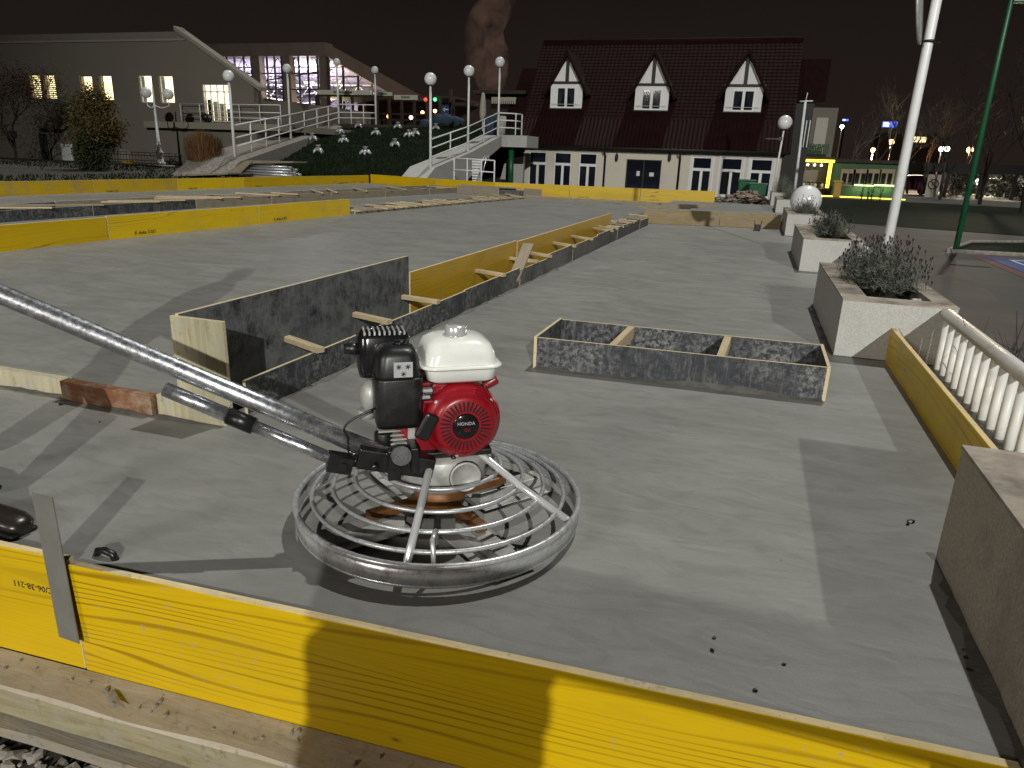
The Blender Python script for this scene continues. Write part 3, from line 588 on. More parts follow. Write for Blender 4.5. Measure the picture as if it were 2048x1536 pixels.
# guard: flat outer band with rolled top, three wire rings, spokes
g = MB(); prof = [(.474, .028), (.480, .028), (.480, .092), (.474, .092), (.474, .028)]
g.lathe(prof, (0, 0, 0), 72); ring(g, .477, .094, .0105, 72, 8); ring(g, .476, .03, .006, 72, 6); lp('guard_band', g, M['galv'])
for r, z in ((.425, .110), (.355, .136), (.282, .163), (.205, .200)):
    g = MB(); ring(g, r, z, .0075); lp('guard_ring', g, M['galv'])
for a in (-112, -38, 52, 142):
    a = R(a); d = V(math.cos(a), math.sin(a), 0); g = MB()
    g.tube([d * .12 + V(0, 0, .262), d * .15 + V(0, 0, .262), d * .30 + V(0, 0, .172), d * .468 + V(0, 0, .088)], .0125, 10); lp('guard_spoke', g, M['chrome'])
g = MB(); g.tube([V(-.1, -.46, .07), V(-.1, -.43, .16), V(-.085, -.4, .17), V(-.08, -.385, .12)], .008, 6); lp('lifting_hook', g, M['galv'])
# blades and arms
g = MB(); g.lathe([(.02, .055), (.085, .06), (.09, .11), (.06, .135), (.03, .15)], (0, 0, 0), 24); lp('hub', g, M['rust'])
for k in range(4):
    A = Matrix.Rotation(R(20 + 90 * k), 4, 'Z'); g = MB(); g.box((.06, -.02, .06), (.27, .02, .09), M=A); o = lp('blade_arm', g, M['rust'], None, .006)
    g = MB(); g.box((.14, -.075, .012), (.455, .075, .017), M=A @ Matrix.Rotation(R(4), 4, 'X')); g.box((.15, -.03, .017), (.43, .03, .055), M=A); lp('blade', g, M['alu'], None, .002)
# gearbox
g = MB(); g.lathe([(.085, .135), (.14, .15), (.155, .165), (.155, .255), (.148, .266), (.09, .27)], (0, 0, 0), 36); gb = lp('gearbox', g, M['alu'])
g = MB(); Mx = Matrix.Rotation(R(90), 4, 'X'); g.lathe([(.052, .147), (.052, .158), (.046, .161), (.044, .156), (0.001, .156)], (.055, 0, .213), 28, 0, Mx); lp('cover_plate', g, M['alu'], gb)
g = MB(); g.lathe([(.054, .150), (.054, .157), (.050, .157), (.050, .150), (.054, .150)], (.055, 0, .213), 28, 0, Mx); lp('cover_gasket', g, M['black'], gb)
for a in range(8):
    a = R(45 * a + 10); g = MB(); g.lathe([(.009, .264), (.009, .276), (.0001, .277)], (.125 * math.cos(a), .125 * math.sin(a), 0), 6); lp('bolt', g, M['dark_steel'], gb)
g = MB(); g.box((-.17, -.12, .268), (.15, .13, .29)); lp('base_plate', g, M['dark_steel'], None, .005)
# engine block (red), fan shroud
EM = Matrix.Translation(V(-.014, .0, -.03)) @ Matrix.Translation(V(0, 0, .27)) @ Matrix.Scale(.92, 4) @ Matrix.Translation(V(0, 0, -.27))
lp0 = lp
def lp(name, mb, mats, parent=None, bevel=0, seg=2):
    mb.v = [tuple(EM @ V(*p)) for p in mb.v]; return lp0(name, mb, mats, parent, bevel, seg)
eng = MB(); prof = [(-.205, .455), (-.165, .415), (-.125, .36), (-.065, .30), (.05, .292), (.12, .31), (.165, .36), (.172, .43), (.165, .49), (.12, .56), (-.02, .57), (-.19, .53)]
eng.prism([(x, -.10, z) for x, z in prof], (0, .20, 0)); en = lp('engine_block', eng, M['red'], None, .012, 3)
g = MB(); Mf = Matrix.Rotation(R(90), 4, 'X'); FCc = (.072, 0, .432)
g.lathe([(.138, .06), (.138, .112), (.131, .132), (.120, .141), (.112, .150), (.105, .166), (.092, .172), (.045, .174)], FCc, 48, 0, Mf); fan = lp('fan_shroud', g, M['red'])
for k in range(34):
    a = 2 * math.pi * k / 34; g = MB(); A = Matrix.Translation(V(*FCc)) @ Matrix.Rotation(a, 4, 'Y'); g.box((.054, -.1755, -.0026), (.088, -.165, .0026), M=A); lp('cooling_slot', g, M['black'], fan)
for k in range(3):
    g = MB(); n = 14; pts = [V(FCc[0] + (.113 + .008 * k) * math.cos(R(60 + i * 4)), -.150 + .006 * k, FCc[2] + (.113 + .008 * k) * math.sin(R(60 + i * 4))) for i in range(-12, 5)]; g.tube(pts, .0022, 5); lp('shroud_rib', g, M['red'], fan)
g = MB(); g.lathe([(.047, .168), (.047, .1745), (.041, .179), (.001, .180)], FCc, 32, 0, Mf); hub = lp('recoil_hub', g, M['black_gloss'], fan)
me = text_mesh('HONDA', .0165, .0008); me.materials.append(M['sticker']); t = link('lettering', me, hub); t.scale = (.92,) * 3; t.location = EM @ V(FCc[0], -.1815, FCc[2] + .012); t.rotation_euler = (R(90), 0, 0)
me = text_mesh('GX', .016, .0008); me.materials.append(M['red']); t = link('lettering', me, hub); t.scale = (.92,) * 3; t.location = EM @ V(FCc[0] + .004, -.1812, FCc[2] - .012); t.rotation_euler = (R(90), 0, 0)
for a in (38, 140, 260): 
    g = MB(); g.lathe([(.008, .128), (.008, .138), (.0005, .140)], (FCc[0] + .123 * math.cos(R(a)), 0, FCc[2] + .123 * math.sin(R(a))), 8, 0, Mf); lp('bolt', g, M['chrome'], fan)
g = MB(); g.box((-.026, -.012, -.045), (.026, .012, .052), M=Matrix.Translation(V(-.062, -.168, .435)) @ Matrix.Rotation(R(28), 4, 'Y')); lp('starter_grip', g, M['black'], fan, .01, 3)
g = MB(); g.lathe([(.018, -.02), (.02, .03), (.014, .035)], (.185, -.03, .535), 14, 0, Matrix.Rotation(R(60), 4, 'Y')); lp('oil_plug', g, M['red'], en, .002)
g = MB(); g.box((-.117, -.119, .37), (-.092, -.102, .505)); lp('control_plate', g, M['alu'], en, .002)
g = MB(); g.box((-.14, -.112, .50), (-.03, -.02, .575)); g.box((-.06, -.128, .535), (-.03, -.09, .545)); lp('carburettor', g, M['dark_steel'], en, .006)
for (x, z, m) in ((-.062, .575, 'red'), (-.052, .553, 'chrome'), (-.06, .53, 'chrome'), (-.05, .512, 'red')):
    g = MB(); g.box((x - .016, -.135, z - .006), (x + .018, -.108, z + .006), M=Matrix.Rotation(0, 4, 'Y')); lp('control_lever', g, M[m], en, .003)
# fuel tank
tk = MB(); T0, T1, T2 = (-.052, -.148), (.205, .10), 0
def rrect(mb, rows, mat=0, n=7):  # rounded-rect rings: (x0,y0,x1,y1,r,z)
    loops = []
    for x0, y0, x1, y1, r, z in rows:
        lp_ = []
        for cx_, cy_, a0 in ((x1 - r, y1 - r, 0), (x0 + r, y1 - r, 90), (x0 + r, y0 + r, 180), (x1 - r, y0 + r, 270)):
            for k in range(n): a = R(a0 + 90 * k / (n - 1)); lp_.append(V(cx_ + r * math.cos(a), cy_ + r * math.sin(a), z))
        loops.append(lp_)
    m = len(loops[0]); base = len(mb.v); mb.v += [tuple(p) for l in loops for p in l]
    for i in range(len(loops) - 1):
        for j in range(m): mb.f.append((base + i * m + j, base + i * m + (j + 1) % m, base + (i + 1) * m + (j + 1) % m, base + (i + 1) * m + j)); mb.m.append(mat); mb.s.append(True)
    mb.f.append(tuple(base + j for j in range(m))[::-1]); mb.m.append(mat); mb.s.append(True)
    mb.f.append(tuple(base + (len(loops) - 1) * m + j for j in range(m))); mb.m.append(mat); mb.s.append(True)
    return mb
x0, y0, x1, y1 = -.068, -.152, .198, .10
rrect(tk, [(x0 + .04, y0 + .03, x1 - .03, y1 - .03, .03, .572), (x0 + .018, y0 + .012, x1 - .012, y1 - .012, .035, .585), (x0 + .010, y0 + .006, x1 - .006, y1 - .006, .04, .625), (x0 + .008, y0 + .006, x1 - .006, y1 - .006, .04, .632),
           (x0 + .010, y0 + .008, x1 - .008, y1 - .008, .04, .640), (x0 + .014, y0 + .012, x1 - .012, y1 - .012, .045, .672), (x0 + .026, y0 + .028, x1 - .024, y1 - .022, .05, .700), (x0 + .05, y0 + .058, x1 - .05, y1 - .045, .05, .716), (x0 + .08, y0 + .085, x1 - .08, y1 - .075, .045, .722)])
tank = lp('fuel_tank', tk, M['tank'])
g = MB(); rrect(g, [(x0 - .004, y0 - .006, x1 + .008, y1 + .006, .05, .627), (x0 - .006, y0 - .008, x1 + .010, y1 + .008, .05, .630), (x0 - .006, y0 - .008, x1 + .010, y1 + .008, .05, .634), (x0 - .002, y0 - .004, x1 + .004, y1 + .004, .05, .638)]); lp('tank_rim', g, M['tank'], tank)
g = MB(); g.lathe([(.040, .715), (.041, .722), (.037, .724), (.037, .748), (.034, .753), (.0005, .755)], (.062, -.035, 0), 28); cap = lp('fuel_cap', g, M['chrome'], tank)
# air cleaner, muffler
g = MB(); rrect(g, [(-.222, -.150, -.074, .0, .03, .43), (-.226, -.156, -.068, .005, .035, .45), (-.226, -.158, -.066, .008, .035, .598), (-.224, -.156, -.068, .006, .035, .604)]); ac = lp('air_cleaner_base', g, M['black'])
g = MB(); rrect(g, [(-.220, -.152, -.072, .002, .032, .600), (-.220, -.152, -.072, .002, .034, .612), (-.214, -.146, -.080, -.004, .034, .672), (-.204, -.136, -.09, -.014, .036, .694), (-.186, -.112, -.108, -.034, .03, .702)]); acc = lp('air_cleaner_cover', g, M['black'])
g = MB(); g.lathe([(.022, .70), (.022, .708), (.017, .714), (.0005, .715)], (-.135, -.066, 0), 16); lp('wing_nut', g, M['black_gloss'], acc)
g = MB(); g.box((-.166, -.158, .612), (-.104, -.1495, .662), M=Matrix.Translation(V(0, 0, 0))); st = lp('warning_label', g, M['sticker'], acc, .001)
for (x, z) in ((-.150, .648), (-.120, .648), (-.135, .624)):
    g = MB()
    for k in range(3): a = R(60 * k + 20); g.box((-.0085, -.1598, -.0014), (.0085, -.1583, .0014), M=Matrix.Translation(V(x, 0, z)) @ Matrix.Rotation(a, 4, 'Y'))
    lp('pictogram', g, M['ink'], st)
g = MB(); rrect(g, [(-.262, .02, -.09, .135, .03, .56), (-.266, .015, -.086, .14, .035, .58), (-.266, .015, -.086, .14, .035, .70), (-.25, .03, -.1, .125, .035, .722)]); mf = lp('muffler', g, M['black_gloss'])
for k in range(9):
    g = MB(); g.box((-.246 + k * .017, .018, .712), (-.240 + k * .017, .10, .7255)); lp('muffler_fin', g, M['chrome'], mf)
g = MB(); g.lathe([(.02, 0), (.022, .02), (.018, .05)], (-.262, .05, .66), 14, 0, Matrix.Rotation(R(-90), 4, 'Y')); lp('exhaust_outlet', g, M['black'], mf)
g = MB(); g.sphere((-.232, .01, .50), .055, 18, 0, (.65, .9, 1.1)); g.lathe([(.03, 0), (.03, .03)], (-.245, .01, .42), 12); lp('cylinder_head', g, M['alu'], en)
g = MB()
for k in range(6): g.box((-.215 + k * .008, -.1, .40 + k * -.016), (-.13 + k * .008, .09, .406 + k * -.016))
lp('cooling_fins', g, M['alu'], en)
lp = lp0
# handle tubes
P1 = at(785, 918, Z=.285); P0 = at(0, 588, Z=.76); hd = (P0 - P1).normalized(); Pend = P0 + hd * .75
g = MB(); g.tube([wl_(P1), wl_(P1.lerp(P0, .5)), wl_(P0), wl_(Pend)], .0295, 20); hdl = lp('handle_tube', g, M['handle_steel'])
g = MB(); q = P1.lerp(P0, .995); g.lathe([(.006, -.0305), (.006, .0305)], wl_(q + V(0, 0, 0)), 10, 0, Matrix.Rotation(R(80), 4, 'X')); lp('bolt_hole', g, M['black'], hdl)
off = V(.012, -.035, -.066)
def hp(t): return P1.lerp(P0, t)
def find(px, py):   # point of the lower tube, kept parallel to the handle
    best = min((((at(px, py, Z=z) - (hp(0) + off + (hp(1) - hp(0)) * 0)).length, z) for z in [.2]), key=lambda a: a[0]); return best
s0, s1, s2, s3 = [hp(t) + off for t in (.13, .36, .425, .585)]
g = MB(); g.tube([wl_(s0), wl_(s1)], .0195, 14); lt = lp('pitch_tube', g, M['handle_steel']); g = MB(); g.tube([wl_(s1), wl_(s2)], .0265, 16); lp('collar', g, M['dark_steel'], lt); g = MB(); g.tube([wl_(s2 - hd * 0), wl_(s3)], .0225, 16); lp('outer_sleeve', g, M['handle_steel'], lt)
g = MB(); a = wl_(s0); g.box((-.045, -.026, -.026), (.03, .026, .026), M=Matrix.Translation(a) @ Matrix.Rotation(R(15), 4, 'Y')); g.tube([a + V(0, -.04, 0), a + V(0, .045, 0)], .014, 10); g.tube([a + V(-.02, 0, .0), a + V(.1, .02, .0)], .02, 10); lp('pivot_joint', g, M['dark_steel'])
g = MB(); a = wl_(hp(.0)); g.box((-.11, -.035, -.036), (.13, .04, .03), M=Matrix.Translation(a) @ Matrix.Rotation(R(14), 4, 'Y')); g.box(a + V(-.02, -.055, -.05), a + V(.02, -.03, .05)); g.box(a + V(.05, -.06, -.03), a + V(.075, .05, .055)); g.tube([a + V(-.06, -.06, .0), a + V(-.06, .06, .0)], .012, 8); g.lathe([(.035, -.03), (.035, .05)], a + V(.02, -.02, .02), 14, 0, Matrix.Rotation(R(70), 4, 'X')); g.lathe([(.03, 0), (.03, .05)], a + V(-.02, .06, .02), 12); lp('handle_bracket', g, M['dark_steel'], None, .008)
c0 = EM @ V(-.225, -.115, .50); c2 = wl_(hp(.12)) + V(0, -.02, .02)
g = MB(); pts = []
for k in range(13):
    t = k / 12; p = c0.lerp(V(c2.x, c2.y, c2.z), t); p += V(-.045 * math.sin(t * math.pi), -.01, 0); pts.append(p)
pts.append(c2 + V(0, -.01, -.12)); g.tube(pts, .0035, 6); lp('throttle_cable', g, M['black'])

# ------------------------------------------------------------------ people: skin-modifier bodies
def skinbody(name, verts, edges, radii, root, mat, parent, loc, sub=2):
    me = bpy.data.meshes.new(name); me.from_pydata(verts, edges, []); o = link(name, me, parent, loc); me.materials.append(mat)
    md = o.modifiers.new('skin', 'SKIN'); md.use_smooth_shade = True
    for i, s in enumerate(me.skin_vertices[0].data): r = radii[i]; s.radius = r if isinstance(r, tuple) else (r, r); s.use_root = (i == root)
    sb = o.modifiers.new('sub', 'SUBSURF'); sb.levels = sub; sb.render_levels = sub
    return o
def boot(name, parent, loc, rz, L=.30):
    g = MB(); rows = []
    for t, w, h in ((0, .030, .06), (.04, .040, .088), (.14, .043, .10), (.22, .036, .11), (.30, .034, .085), (.42, .038, .068), (.62, .048, .062), (.8, .05, .056), (.93, .042, .046), (1.0, .022, .03)):
        ringp = [];
        for k in range(14):
            a = 2 * math.pi * k / 14; ringp.append(V(t * L - .09, w * math.cos(a), max(0, h * .5 + h * .5 * math.sin(a)) + .012))
        rows.append(ringp)
    vs = [p for r in rows for p in r]; n = 14
    g.add(vs, [(i * n + j, i * n + (j + 1) % n, (i + 1) * n + (j + 1) % n, (i + 1) * n + j) for i in range(len(rows) - 1) for j in range(n)] + [tuple(range(n))[::-1], tuple((len(rows) - 1) * n + j for j in range(n))], 0, True)
    o = link(name, g.mesh(name, M['rubber']), parent, loc, (0, 0, rz)); s = MB(); s.box((-.1, -.045, 0), (L - .1, .045, .016)); b = link('sole', s.mesh('sole', M['black']), o); bev(b, .02, 3)
    g2 = MB(); g2.lathe([(.040, .07), (.046, .12), (.052, .22), (.056, .30), (.058, .36)], (-.045, 0, 0), 16); link('shaft', g2.mesh('shaft', M['rubber']), o); return o
def person(name, label, loc, rz, hands, lean=0.0, feet=((.02, .13), (-.05, -.13)), group=None, coat=False):
    e = empty(name, loc, label, 'person', group, rz)
    hipz, kz = .92, .5; sh = 1.42; lx = lean
    v = [(0, 0, .95), (lx * .4, 0, 1.15), (lx * .8, 0, 1.33), (lx, 0, 1.46), (lx + .02, 0, 1.55), (lx + .03, 0, 1.66), (lx + .035, 0, 1.74)]
    ed = [(0, 1), (1, 2), (2, 3), (3, 4), (4, 5), (5, 6)]; r = [(.17, .13), (.165, .12), (.19, .13), (.11, .09), .058, (.078, .098), (.06, .075)]
    for s, f in ((1, feet[0]), (-1, feet[1])):
        b = len(v); v += [(0, .1 * s, .88), ((f[0]) * .5 + .03, f[1] * 1.0, kz), (f[0] - .02, f[1], .12)]; ed += [(0, b), (b, b + 1), (b + 1, b + 2)]; r += [.105, .072, .058]
    for s, hnd in ((1, hands[0]), (-1, hands[1])):
        b = len(v); S = V(lx * .95, .2 * s, 1.41); Hh = V(*hnd); el = S.lerp(Hh, .5) + V(-.06, .05 * s, -.1)
        v += [tuple(S), tuple(el), tuple(Hh)]; ed += [(3, b), (b, b + 1), (b + 1, b + 2)]; r += [.078, .06, .042]
        for k in range(5):
            d = V(*[(.02, .03 * s, -.05), (.06, .022 * s, -.05), (.066, .004 * s, -.055), (.062, -.012 * s, -.053), (.05, -.026 * s, -.045)][k]); n = len(v)
            v += [tuple(Hh + d * .55), tuple(Hh + d)]; ed += [(b + 2, n), (n, n + 1)]; r += [.012, .009]
    skinbody('body', v, ed, r, 0, M['cloth'], e, (0, 0, 0)); h = MB(); h.sphere((lx + .02, 0, 1.71), .105, 18, 0, (1, .86, 1.0)); link('cap', h.mesh('cap', M['black']), e)
    f = MB(); f.sphere((lx + .06, 0, 1.64), .075, 16, 0, (.75, .85, 1.3)); f.sphere((lx + .125, 0, 1.63), .014, 8, 0, (1, 1, 1.4)); fo = link('face', f.mesh('face', M['skin']), e)
    if coat: c_ = MB(); c_.lathe([(.27, .30), (.29, .6), (.28, .95), (.27, 1.2), (.24, 1.38), (.1, 1.46)], (0, 0, 0), 24, 0, Matrix.Diagonal(V(.5, 1.2, 1))); link('coat', c_.mesh('coat', M['cloth']), e)
    for s, ft in ((1, feet[0]), (-1, feet[1])): boot('boot', e, (ft[0], ft[1], 0), R(8 * s))
    return e
bo = at(40, 1060, Z=0)
oploc = V(bo.x - .52, bo.y - .05, 0); hand_l, hand_r = [Matrix.Rotation(-R(4), 3, 'Z') @ (P0 + hd * q + V(0, 0, .03) - oploc) for q in (.36, .52)]
op = person('person', 'dark rubber boot of the machine operator at the left edge', oploc, R(4), [tuple(hand_l), tuple(hand_r)], .0, ((.02, .16), (.37, .02)))
# invented blocker behind the viewer: stack and beam shading front board and near slab
cb = empty('shadow_blocker_stack', (.31, -1.0, GZ - .03), 'added unseen stack behind the viewer, shaped to shade the front board', 'shadow blocker')
for k in range(12):
    g = MB(); z0 = GZ - .03 + k * .13; jx = .009 * math.sin(k * 1.3); rrect(g, [(.063 + jx, -1.21, .592 + jx, -.79, .06, z0), (.055 + jx, -1.22, .6 + jx, -.78, .06, z0 + .03), (.055 + jx, -1.22, .6 + jx, -.78, .06, z0 + .1), (.063 + jx, -1.21, .592 + jx, -.79, .06, z0 + .13)]); part('bag', g, M['canvas'], cb)
zb_ = GZ - .03 + 12 * .13
bb = empty('shadow_blocker_beam', (1.2, -1.0, zb_), 'added unseen beam behind the viewer, placed to shade the near slab', 'beam'); g = MB(); g.box((.02, -1.04, zb_), (2.9, -.94, 1.187)); part('beam', g, M['wood_grey'], bb, .004)
for s_ in (-1, 1): g = MB(); g.tube([(2.7, -1.0 + .3 * s_, GZ - .03), (2.7, -1.0, zb_)], .035, 6); part('blocker_leg', g, M['wood_grey'], bb)

# ------------------------------------------------------------------ planters with lavender, railings, right-hand board
PX0, PX1, PH = .655, 1.325, .388
def planter(label, y0, y1, x0=PX0, x1=PX1, h=PH, wm='stucco'):
    e = empty('planter', ((x0 + x1) / 2, (y0 + y1) / 2, 0), label, 'planter', 'rendered planters along the terrace edge')
    wl2 = .16; n = 26; g = MB()
    def wall(a, b):  # wall skin with slightly broken top edge
        vs = []; m = 18
        for i in range(m + 1):
            p = V(*a, 0).lerp(V(*b, 0), i / m); j = .006 * mnoise.noise(p * 9 + V(0, 0, 3)); vs += [V(p.x, p.y, -.05), V(p.x, p.y, h * .5), V(p.x, p.y, h + j - .004)]
        g.add(vs, [(i * 3 + k, i * 3 + 3 + k, i * 3 + 4 + k, i * 3 + 1 + k) for i in range(m) for k in range(2)])
    wall((x0, y1), (x0, y0)); wall((x0, y0), (x1, y0)); wall((x1, y0), (x1, y1)); wall((x1, y1), (x0, y1))
    part('wall', g, M[wm], e)
    t = MB(); i0, i1, j0, j1 = x0 + wl2, x1 - wl2 * .75, y0 + wl2, y1 - wl2; o_ = -.003
    out = [V(x0 + o_, y0 + o_, h), V(x1 - o_, y0 + o_, h), V(x1 - o_, y1 - o_, h), V(x0 + o_, y1 - o_, h)]; inn = [V(i0, j0, h), V(i1, j0, h), V(i1, j1, h), V(i0, j1, h)]
    for k in range(4): t.quad(out[k], out[(k + 1) % 4], inn[(k + 1) % 4], inn[k]); t.quad(inn[k], inn[(k + 1) % 4], inn[(k + 1) % 4] - V(0, 0, .14), inn[k] - V(0, 0, .14))
    for k in range(4): t.quad(out[k] - V(0, 0, .012), out[(k + 1) % 4] - V(0, 0, .012), out[(k + 1) % 4], out[k])
    part('rim', t, M['ptop'], e)
    s = MB(); s.quad(V(i0, j0, h - .09), V(i1, j0, h - .09), V(i1, j1, h - .09), V(i0, j1, h - .09)); part('soil', s, M['soil'], e)
    return e
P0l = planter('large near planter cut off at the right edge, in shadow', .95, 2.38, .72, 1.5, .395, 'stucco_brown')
P1l = planter('planter with big lavender bush, joined to the white railing', 5.05, 6.95)
planter('second lavender planter along the terrace, behind the bushiest one', 9.25, 11.45); planter('planter carrying the white globe', 13.95, 16.1)
planter('fourth planter, left of the globe, near the rubble', 19.0, 21.0, .6, 1.25, .42); planter('farthest planter beside the last house door', 22.8, 24.6, .55, 1.2, .45)
fillet(P0l, (.718, 2.4, 0), (.718, 1.5, 0), 1, .05, .01, 11); fillet(P1l, (.653, 6.95, 0), (.653, 5.04, 0), 1, .04, .012, 12); fillet(P1l, (.66, 5.048, 0), (1.3, 5.048, 0), 1, .03, .01, 13)
def shrub(label, c, rx, ry, h, n, seed, heads=True, name='lavender'):
    rr = random.Random(seed); e = empty(name, c, label, 'plant', 'lavender in the planters'); g = MB(); hd_ = MB()
    for k in range(n):
        a = rr.uniform(0, 6.28); q = rr.random() ** .6; base = V(math.cos(a) * rx * .35 * q, math.sin(a) * ry * .35 * q, 0)
        tip = V(math.cos(a) * rx * q * rr.uniform(.8, 1.15), math.sin(a) * ry * q * rr.uniform(.8, 1.15), h * (1 - .45 * q * q) * rr.uniform(.4, 1.3))
        mid = base.lerp(tip, .5) + V(0, 0, h * .12); sd = V(-math.sin(a), math.cos(a), 0) * .0022
        g.add([base - sd, base + sd, mid + sd, mid - sd, tip], [(0, 1, 2, 3), (3, 2, 4)])
        for m in range(7):
            t = rr.uniform(.25, 1); p = (base.lerp(mid, t * 2) if t < .5 else mid.lerp(tip, t * 2 - 1)); d = V(rr.uniform(-1, 1), rr.uniform(-1, 1), rr.uniform(0, 1.3)).normalized() * rr.uniform(.025, .06); s2 = d.orthogonal().normalized() * .0022
            g.add([p - s2, p + s2, p + d], [(0, 1, 2)])
        if heads and rr.random() < .2:
            up = tip + V(rr.uniform(-.02, .02), rr.uniform(-.02, .02), rr.uniform(.03, .09)); hd_.tube([tip, up], .0013, 3); hd_.tube([up, up + V(0, 0, .02)], [.004, .006], 4)
    o = link('foliage', g.mesh('foliage', M['lav']), e)
    if heads: link('flower_heads', hd_.mesh('flower_heads', M['lav_dark']), e)['kind'] = 'stuff'
    return e
shrub('big grey-green lavender bush in the planter by the railing', (1.0, 5.95, .30), .31, .52, .30, 1700, 1)
shrub('lavender bush in the second planter', (1.02, 10.2, .31), .26, .5, .28, 900, 2)
shrub('small lavender sprig in front of the white globe', (.98, 14.35, .32), .24, .26, .24, 500, 3); shrub('dark lavender in the fourth planter', (.95, 20.0, .33), .3, .8, .36, 500, 4, False); shrub('dark bush in the farthest planter', (.85, 23.6, .36), .35, .6, .5, 450, 5, False)
for p in ((1.18, 5.5), (.83, 6.4), (1.2, 9.75)):
    g = MB(); rock(g, (p[0], p[1], .33), .05, 77); tag(part('pebble', g, M['white']), {1.18: 'white pebble on the right under the big lavender bush', .83: 'white pebble on the left under the big lavender bush', 1.2: 'white pebble in the second lavender planter'}[p[0]], 'pebble', 'white pebbles in the planters')
gl = empty('globe_lamp', (1.0, 15.1, .3), 'white globe lamp lying low in the third planter', 'lamp'); g = MB(); g.sphere((1.0, 15.1, .58), .285, 40); part('globe', g, M['globe'], gl); g = MB(); g.lathe([(.12, .28), (.12, .33), (.1, .34)], (1.0, 15.1, 0), 20); part('base', g, M['dark_steel'], gl)
def railing(label, y0, y1, x, zt, rr, nb):
    e = empty('railing', (x, (y0 + y1) / 2, -.1), label, 'railing', 'white railings between planters'); g = MB(); g.tube([(x, y0, zt), (x, (y0 + y1) / 2, zt), (x, y1, zt)], rr, 14); part('top_rail', g, M['rail'], e)
    g = MB(); g.tube([(x, y0, -.18), (x, y1, -.18)], rr * .7, 8); part('bottom_rail', g, M['rail'], e)
    for k in range(nb):
        y = y0 + (y1 - y0) * (k + .5) / nb; g = MB(); g.tube([(x, y, -.18), (x, y, zt - rr * .6)], rr * .62, 10); part('baluster', g, M['rail'], e)
    return e
railing('white tubular railing between the two nearest planters', 2.39, 5.05, 1.262, .345, .038, 19); railing('white railing stub seen behind the second planter', 6.96, 9.24, 1.262, .345, .038, 16)
rb = board('formwork_board', (.98, 2.36), (.982, 5.06), -.05, .222, .027, EDG('ply_mid'), None, .002); tag(rb, 'yellow formwork board on the right, below the white railing', 'board')
g = MB(); g.box((1.55, 3.2, GZ), (1.95, 4.4, .02)); tag(part('stacked_boards', g, M['white']), 'white boards leaning low behind the near railing', 'panel')
# dry twigs behind the railing
def twigs(name, label, c, n, h, spread, seed, mat, group=None, cat='plant', r0=.006):
    rr = random.Random(seed); g = MB()
    for k in range(n):
        a = rr.uniform(0, 6.28); d = V(math.cos(a) * spread * rr.random(), math.sin(a) * spread * rr.random(), h * rr.uniform(.6, 1)); pts = [V(*c)]
        for m in range(4): pts.append(V(*c) + d * ((m + 1) / 4) + V(rr.uniform(-1, 1), rr.uniform(-1, 1), 0) * .03 * h)
        g.tube(pts, [r0, r0 * .8, r0 * .6, r0 * .45, r0 * .3], 4)
        for m in range(5):
            q = pts[rr.randint(1, 3)]; dd = V(rr.uniform(-1, 1), rr.uniform(-1, 1), rr.uniform(.1, 1)).normalized() * h * .25; g.tube([q, q + dd], [r0 * .4, r0 * .15], 3)
    return tag(part(name, g, mat), label, cat, group)
twigs('bare_shrub', 'bare dark twiggy shrub behind the near railing', (1.62, 4.7, GZ), 26, .95, .55, 3, M['bark'])
twigs('bare_shrub', 'bare twigs showing right of the near railing', (1.8, 3.6, GZ), 18, .9, .5, 4, M['bark'])

# ------------------------------------------------------------------ poles and lamps on the right
wp = empty('white_pole', (1.44, 8.6, GZ), 'tall white pole behind the lavender planters with a round sign on top', 'pole')
a = at(1775, 480, Y=8.6); X_, Y_ = a.x, 8.6; wp.location = (X_, Y_, GZ); g = MB(); g.tube([(X_, Y_, GZ), (X_ + .02, Y_, 2), (X_ + .05, Y_, 5.6)], [.050, .047, .044], 18); part('pole', g, M['white'], wp)
zt = at(1855, 85, Y=8.6).z; g = MB(); g.tube([(X_ + .04, Y_, zt), (X_ + .04, Y_, zt + .02)], .066, 16); g.tube([(X_ + .04, Y_, zt + .01), (X_ + .14, Y_ + .02, zt + .01)], .012, 6); part('clamp', g, M['dark_steel'], wp)
g = MB(); sm = Matrix.Translation(V(X_ - .12, Y_ - .04, zt + .32)) @ Matrix.Rotation(R(80), 4, 'Y') @ Matrix.Rotation(R(14), 4, 'X'); g.lathe([(.001, -.02), (.34, -.012), (.35, 0), (.345, .012), (.30, .016), (.001, .02)], (0, 0, 0), 40, 0, sm); part('round_sign', g, M['alu'], wp)
a = at(1910, 505, Z=GZ); gp = empty('green_pole', a, 'tall slim green pole on the lawn at the right edge', 'pole'); g = MB(); g.tube([a, a + V(0, 0, 4), a + V(.0, 0, 8.5)], [.062, .052, .045], 12); part('pole', g, M['green_pole'], gp)
tz = at(2030, 4, Y=a.y); g = MB(); g.box((a.x + .02, a.y - .1, tz.z - .02), (a.x + .75, a.y + .1, tz.z + .07)); part('lamp_head', g, M['green_pole'], gp, .02)
def globe_post(label, base, top, group, r=.032, gr=.225, sign=False):
    base = V(*base); top = V(*top); e = empty('street_lamp', base, label, 'lamp', group); g = MB(); g.tube([base, base.lerp(top, .5), top - V(0, 0, gr * .9)], [r * 1.15, r, r * .9], 10); part('pole', g, M['white'], e)
    g = MB(); g.sphere(top, gr, 24); part('globe', g, M['globe'], e); g = MB(); g.lathe([(.09, -gr * 1.05), (.1, -gr * .8), (.07, -gr * .75)], top, 14); part('collar', g, M['dark_steel'], e)
    return e
l = globe_post('globe lamp in front of the right end of the house', at(1545, 385, Y=26), at(1570, 245, Y=26), 'globe lamps on the terrace')
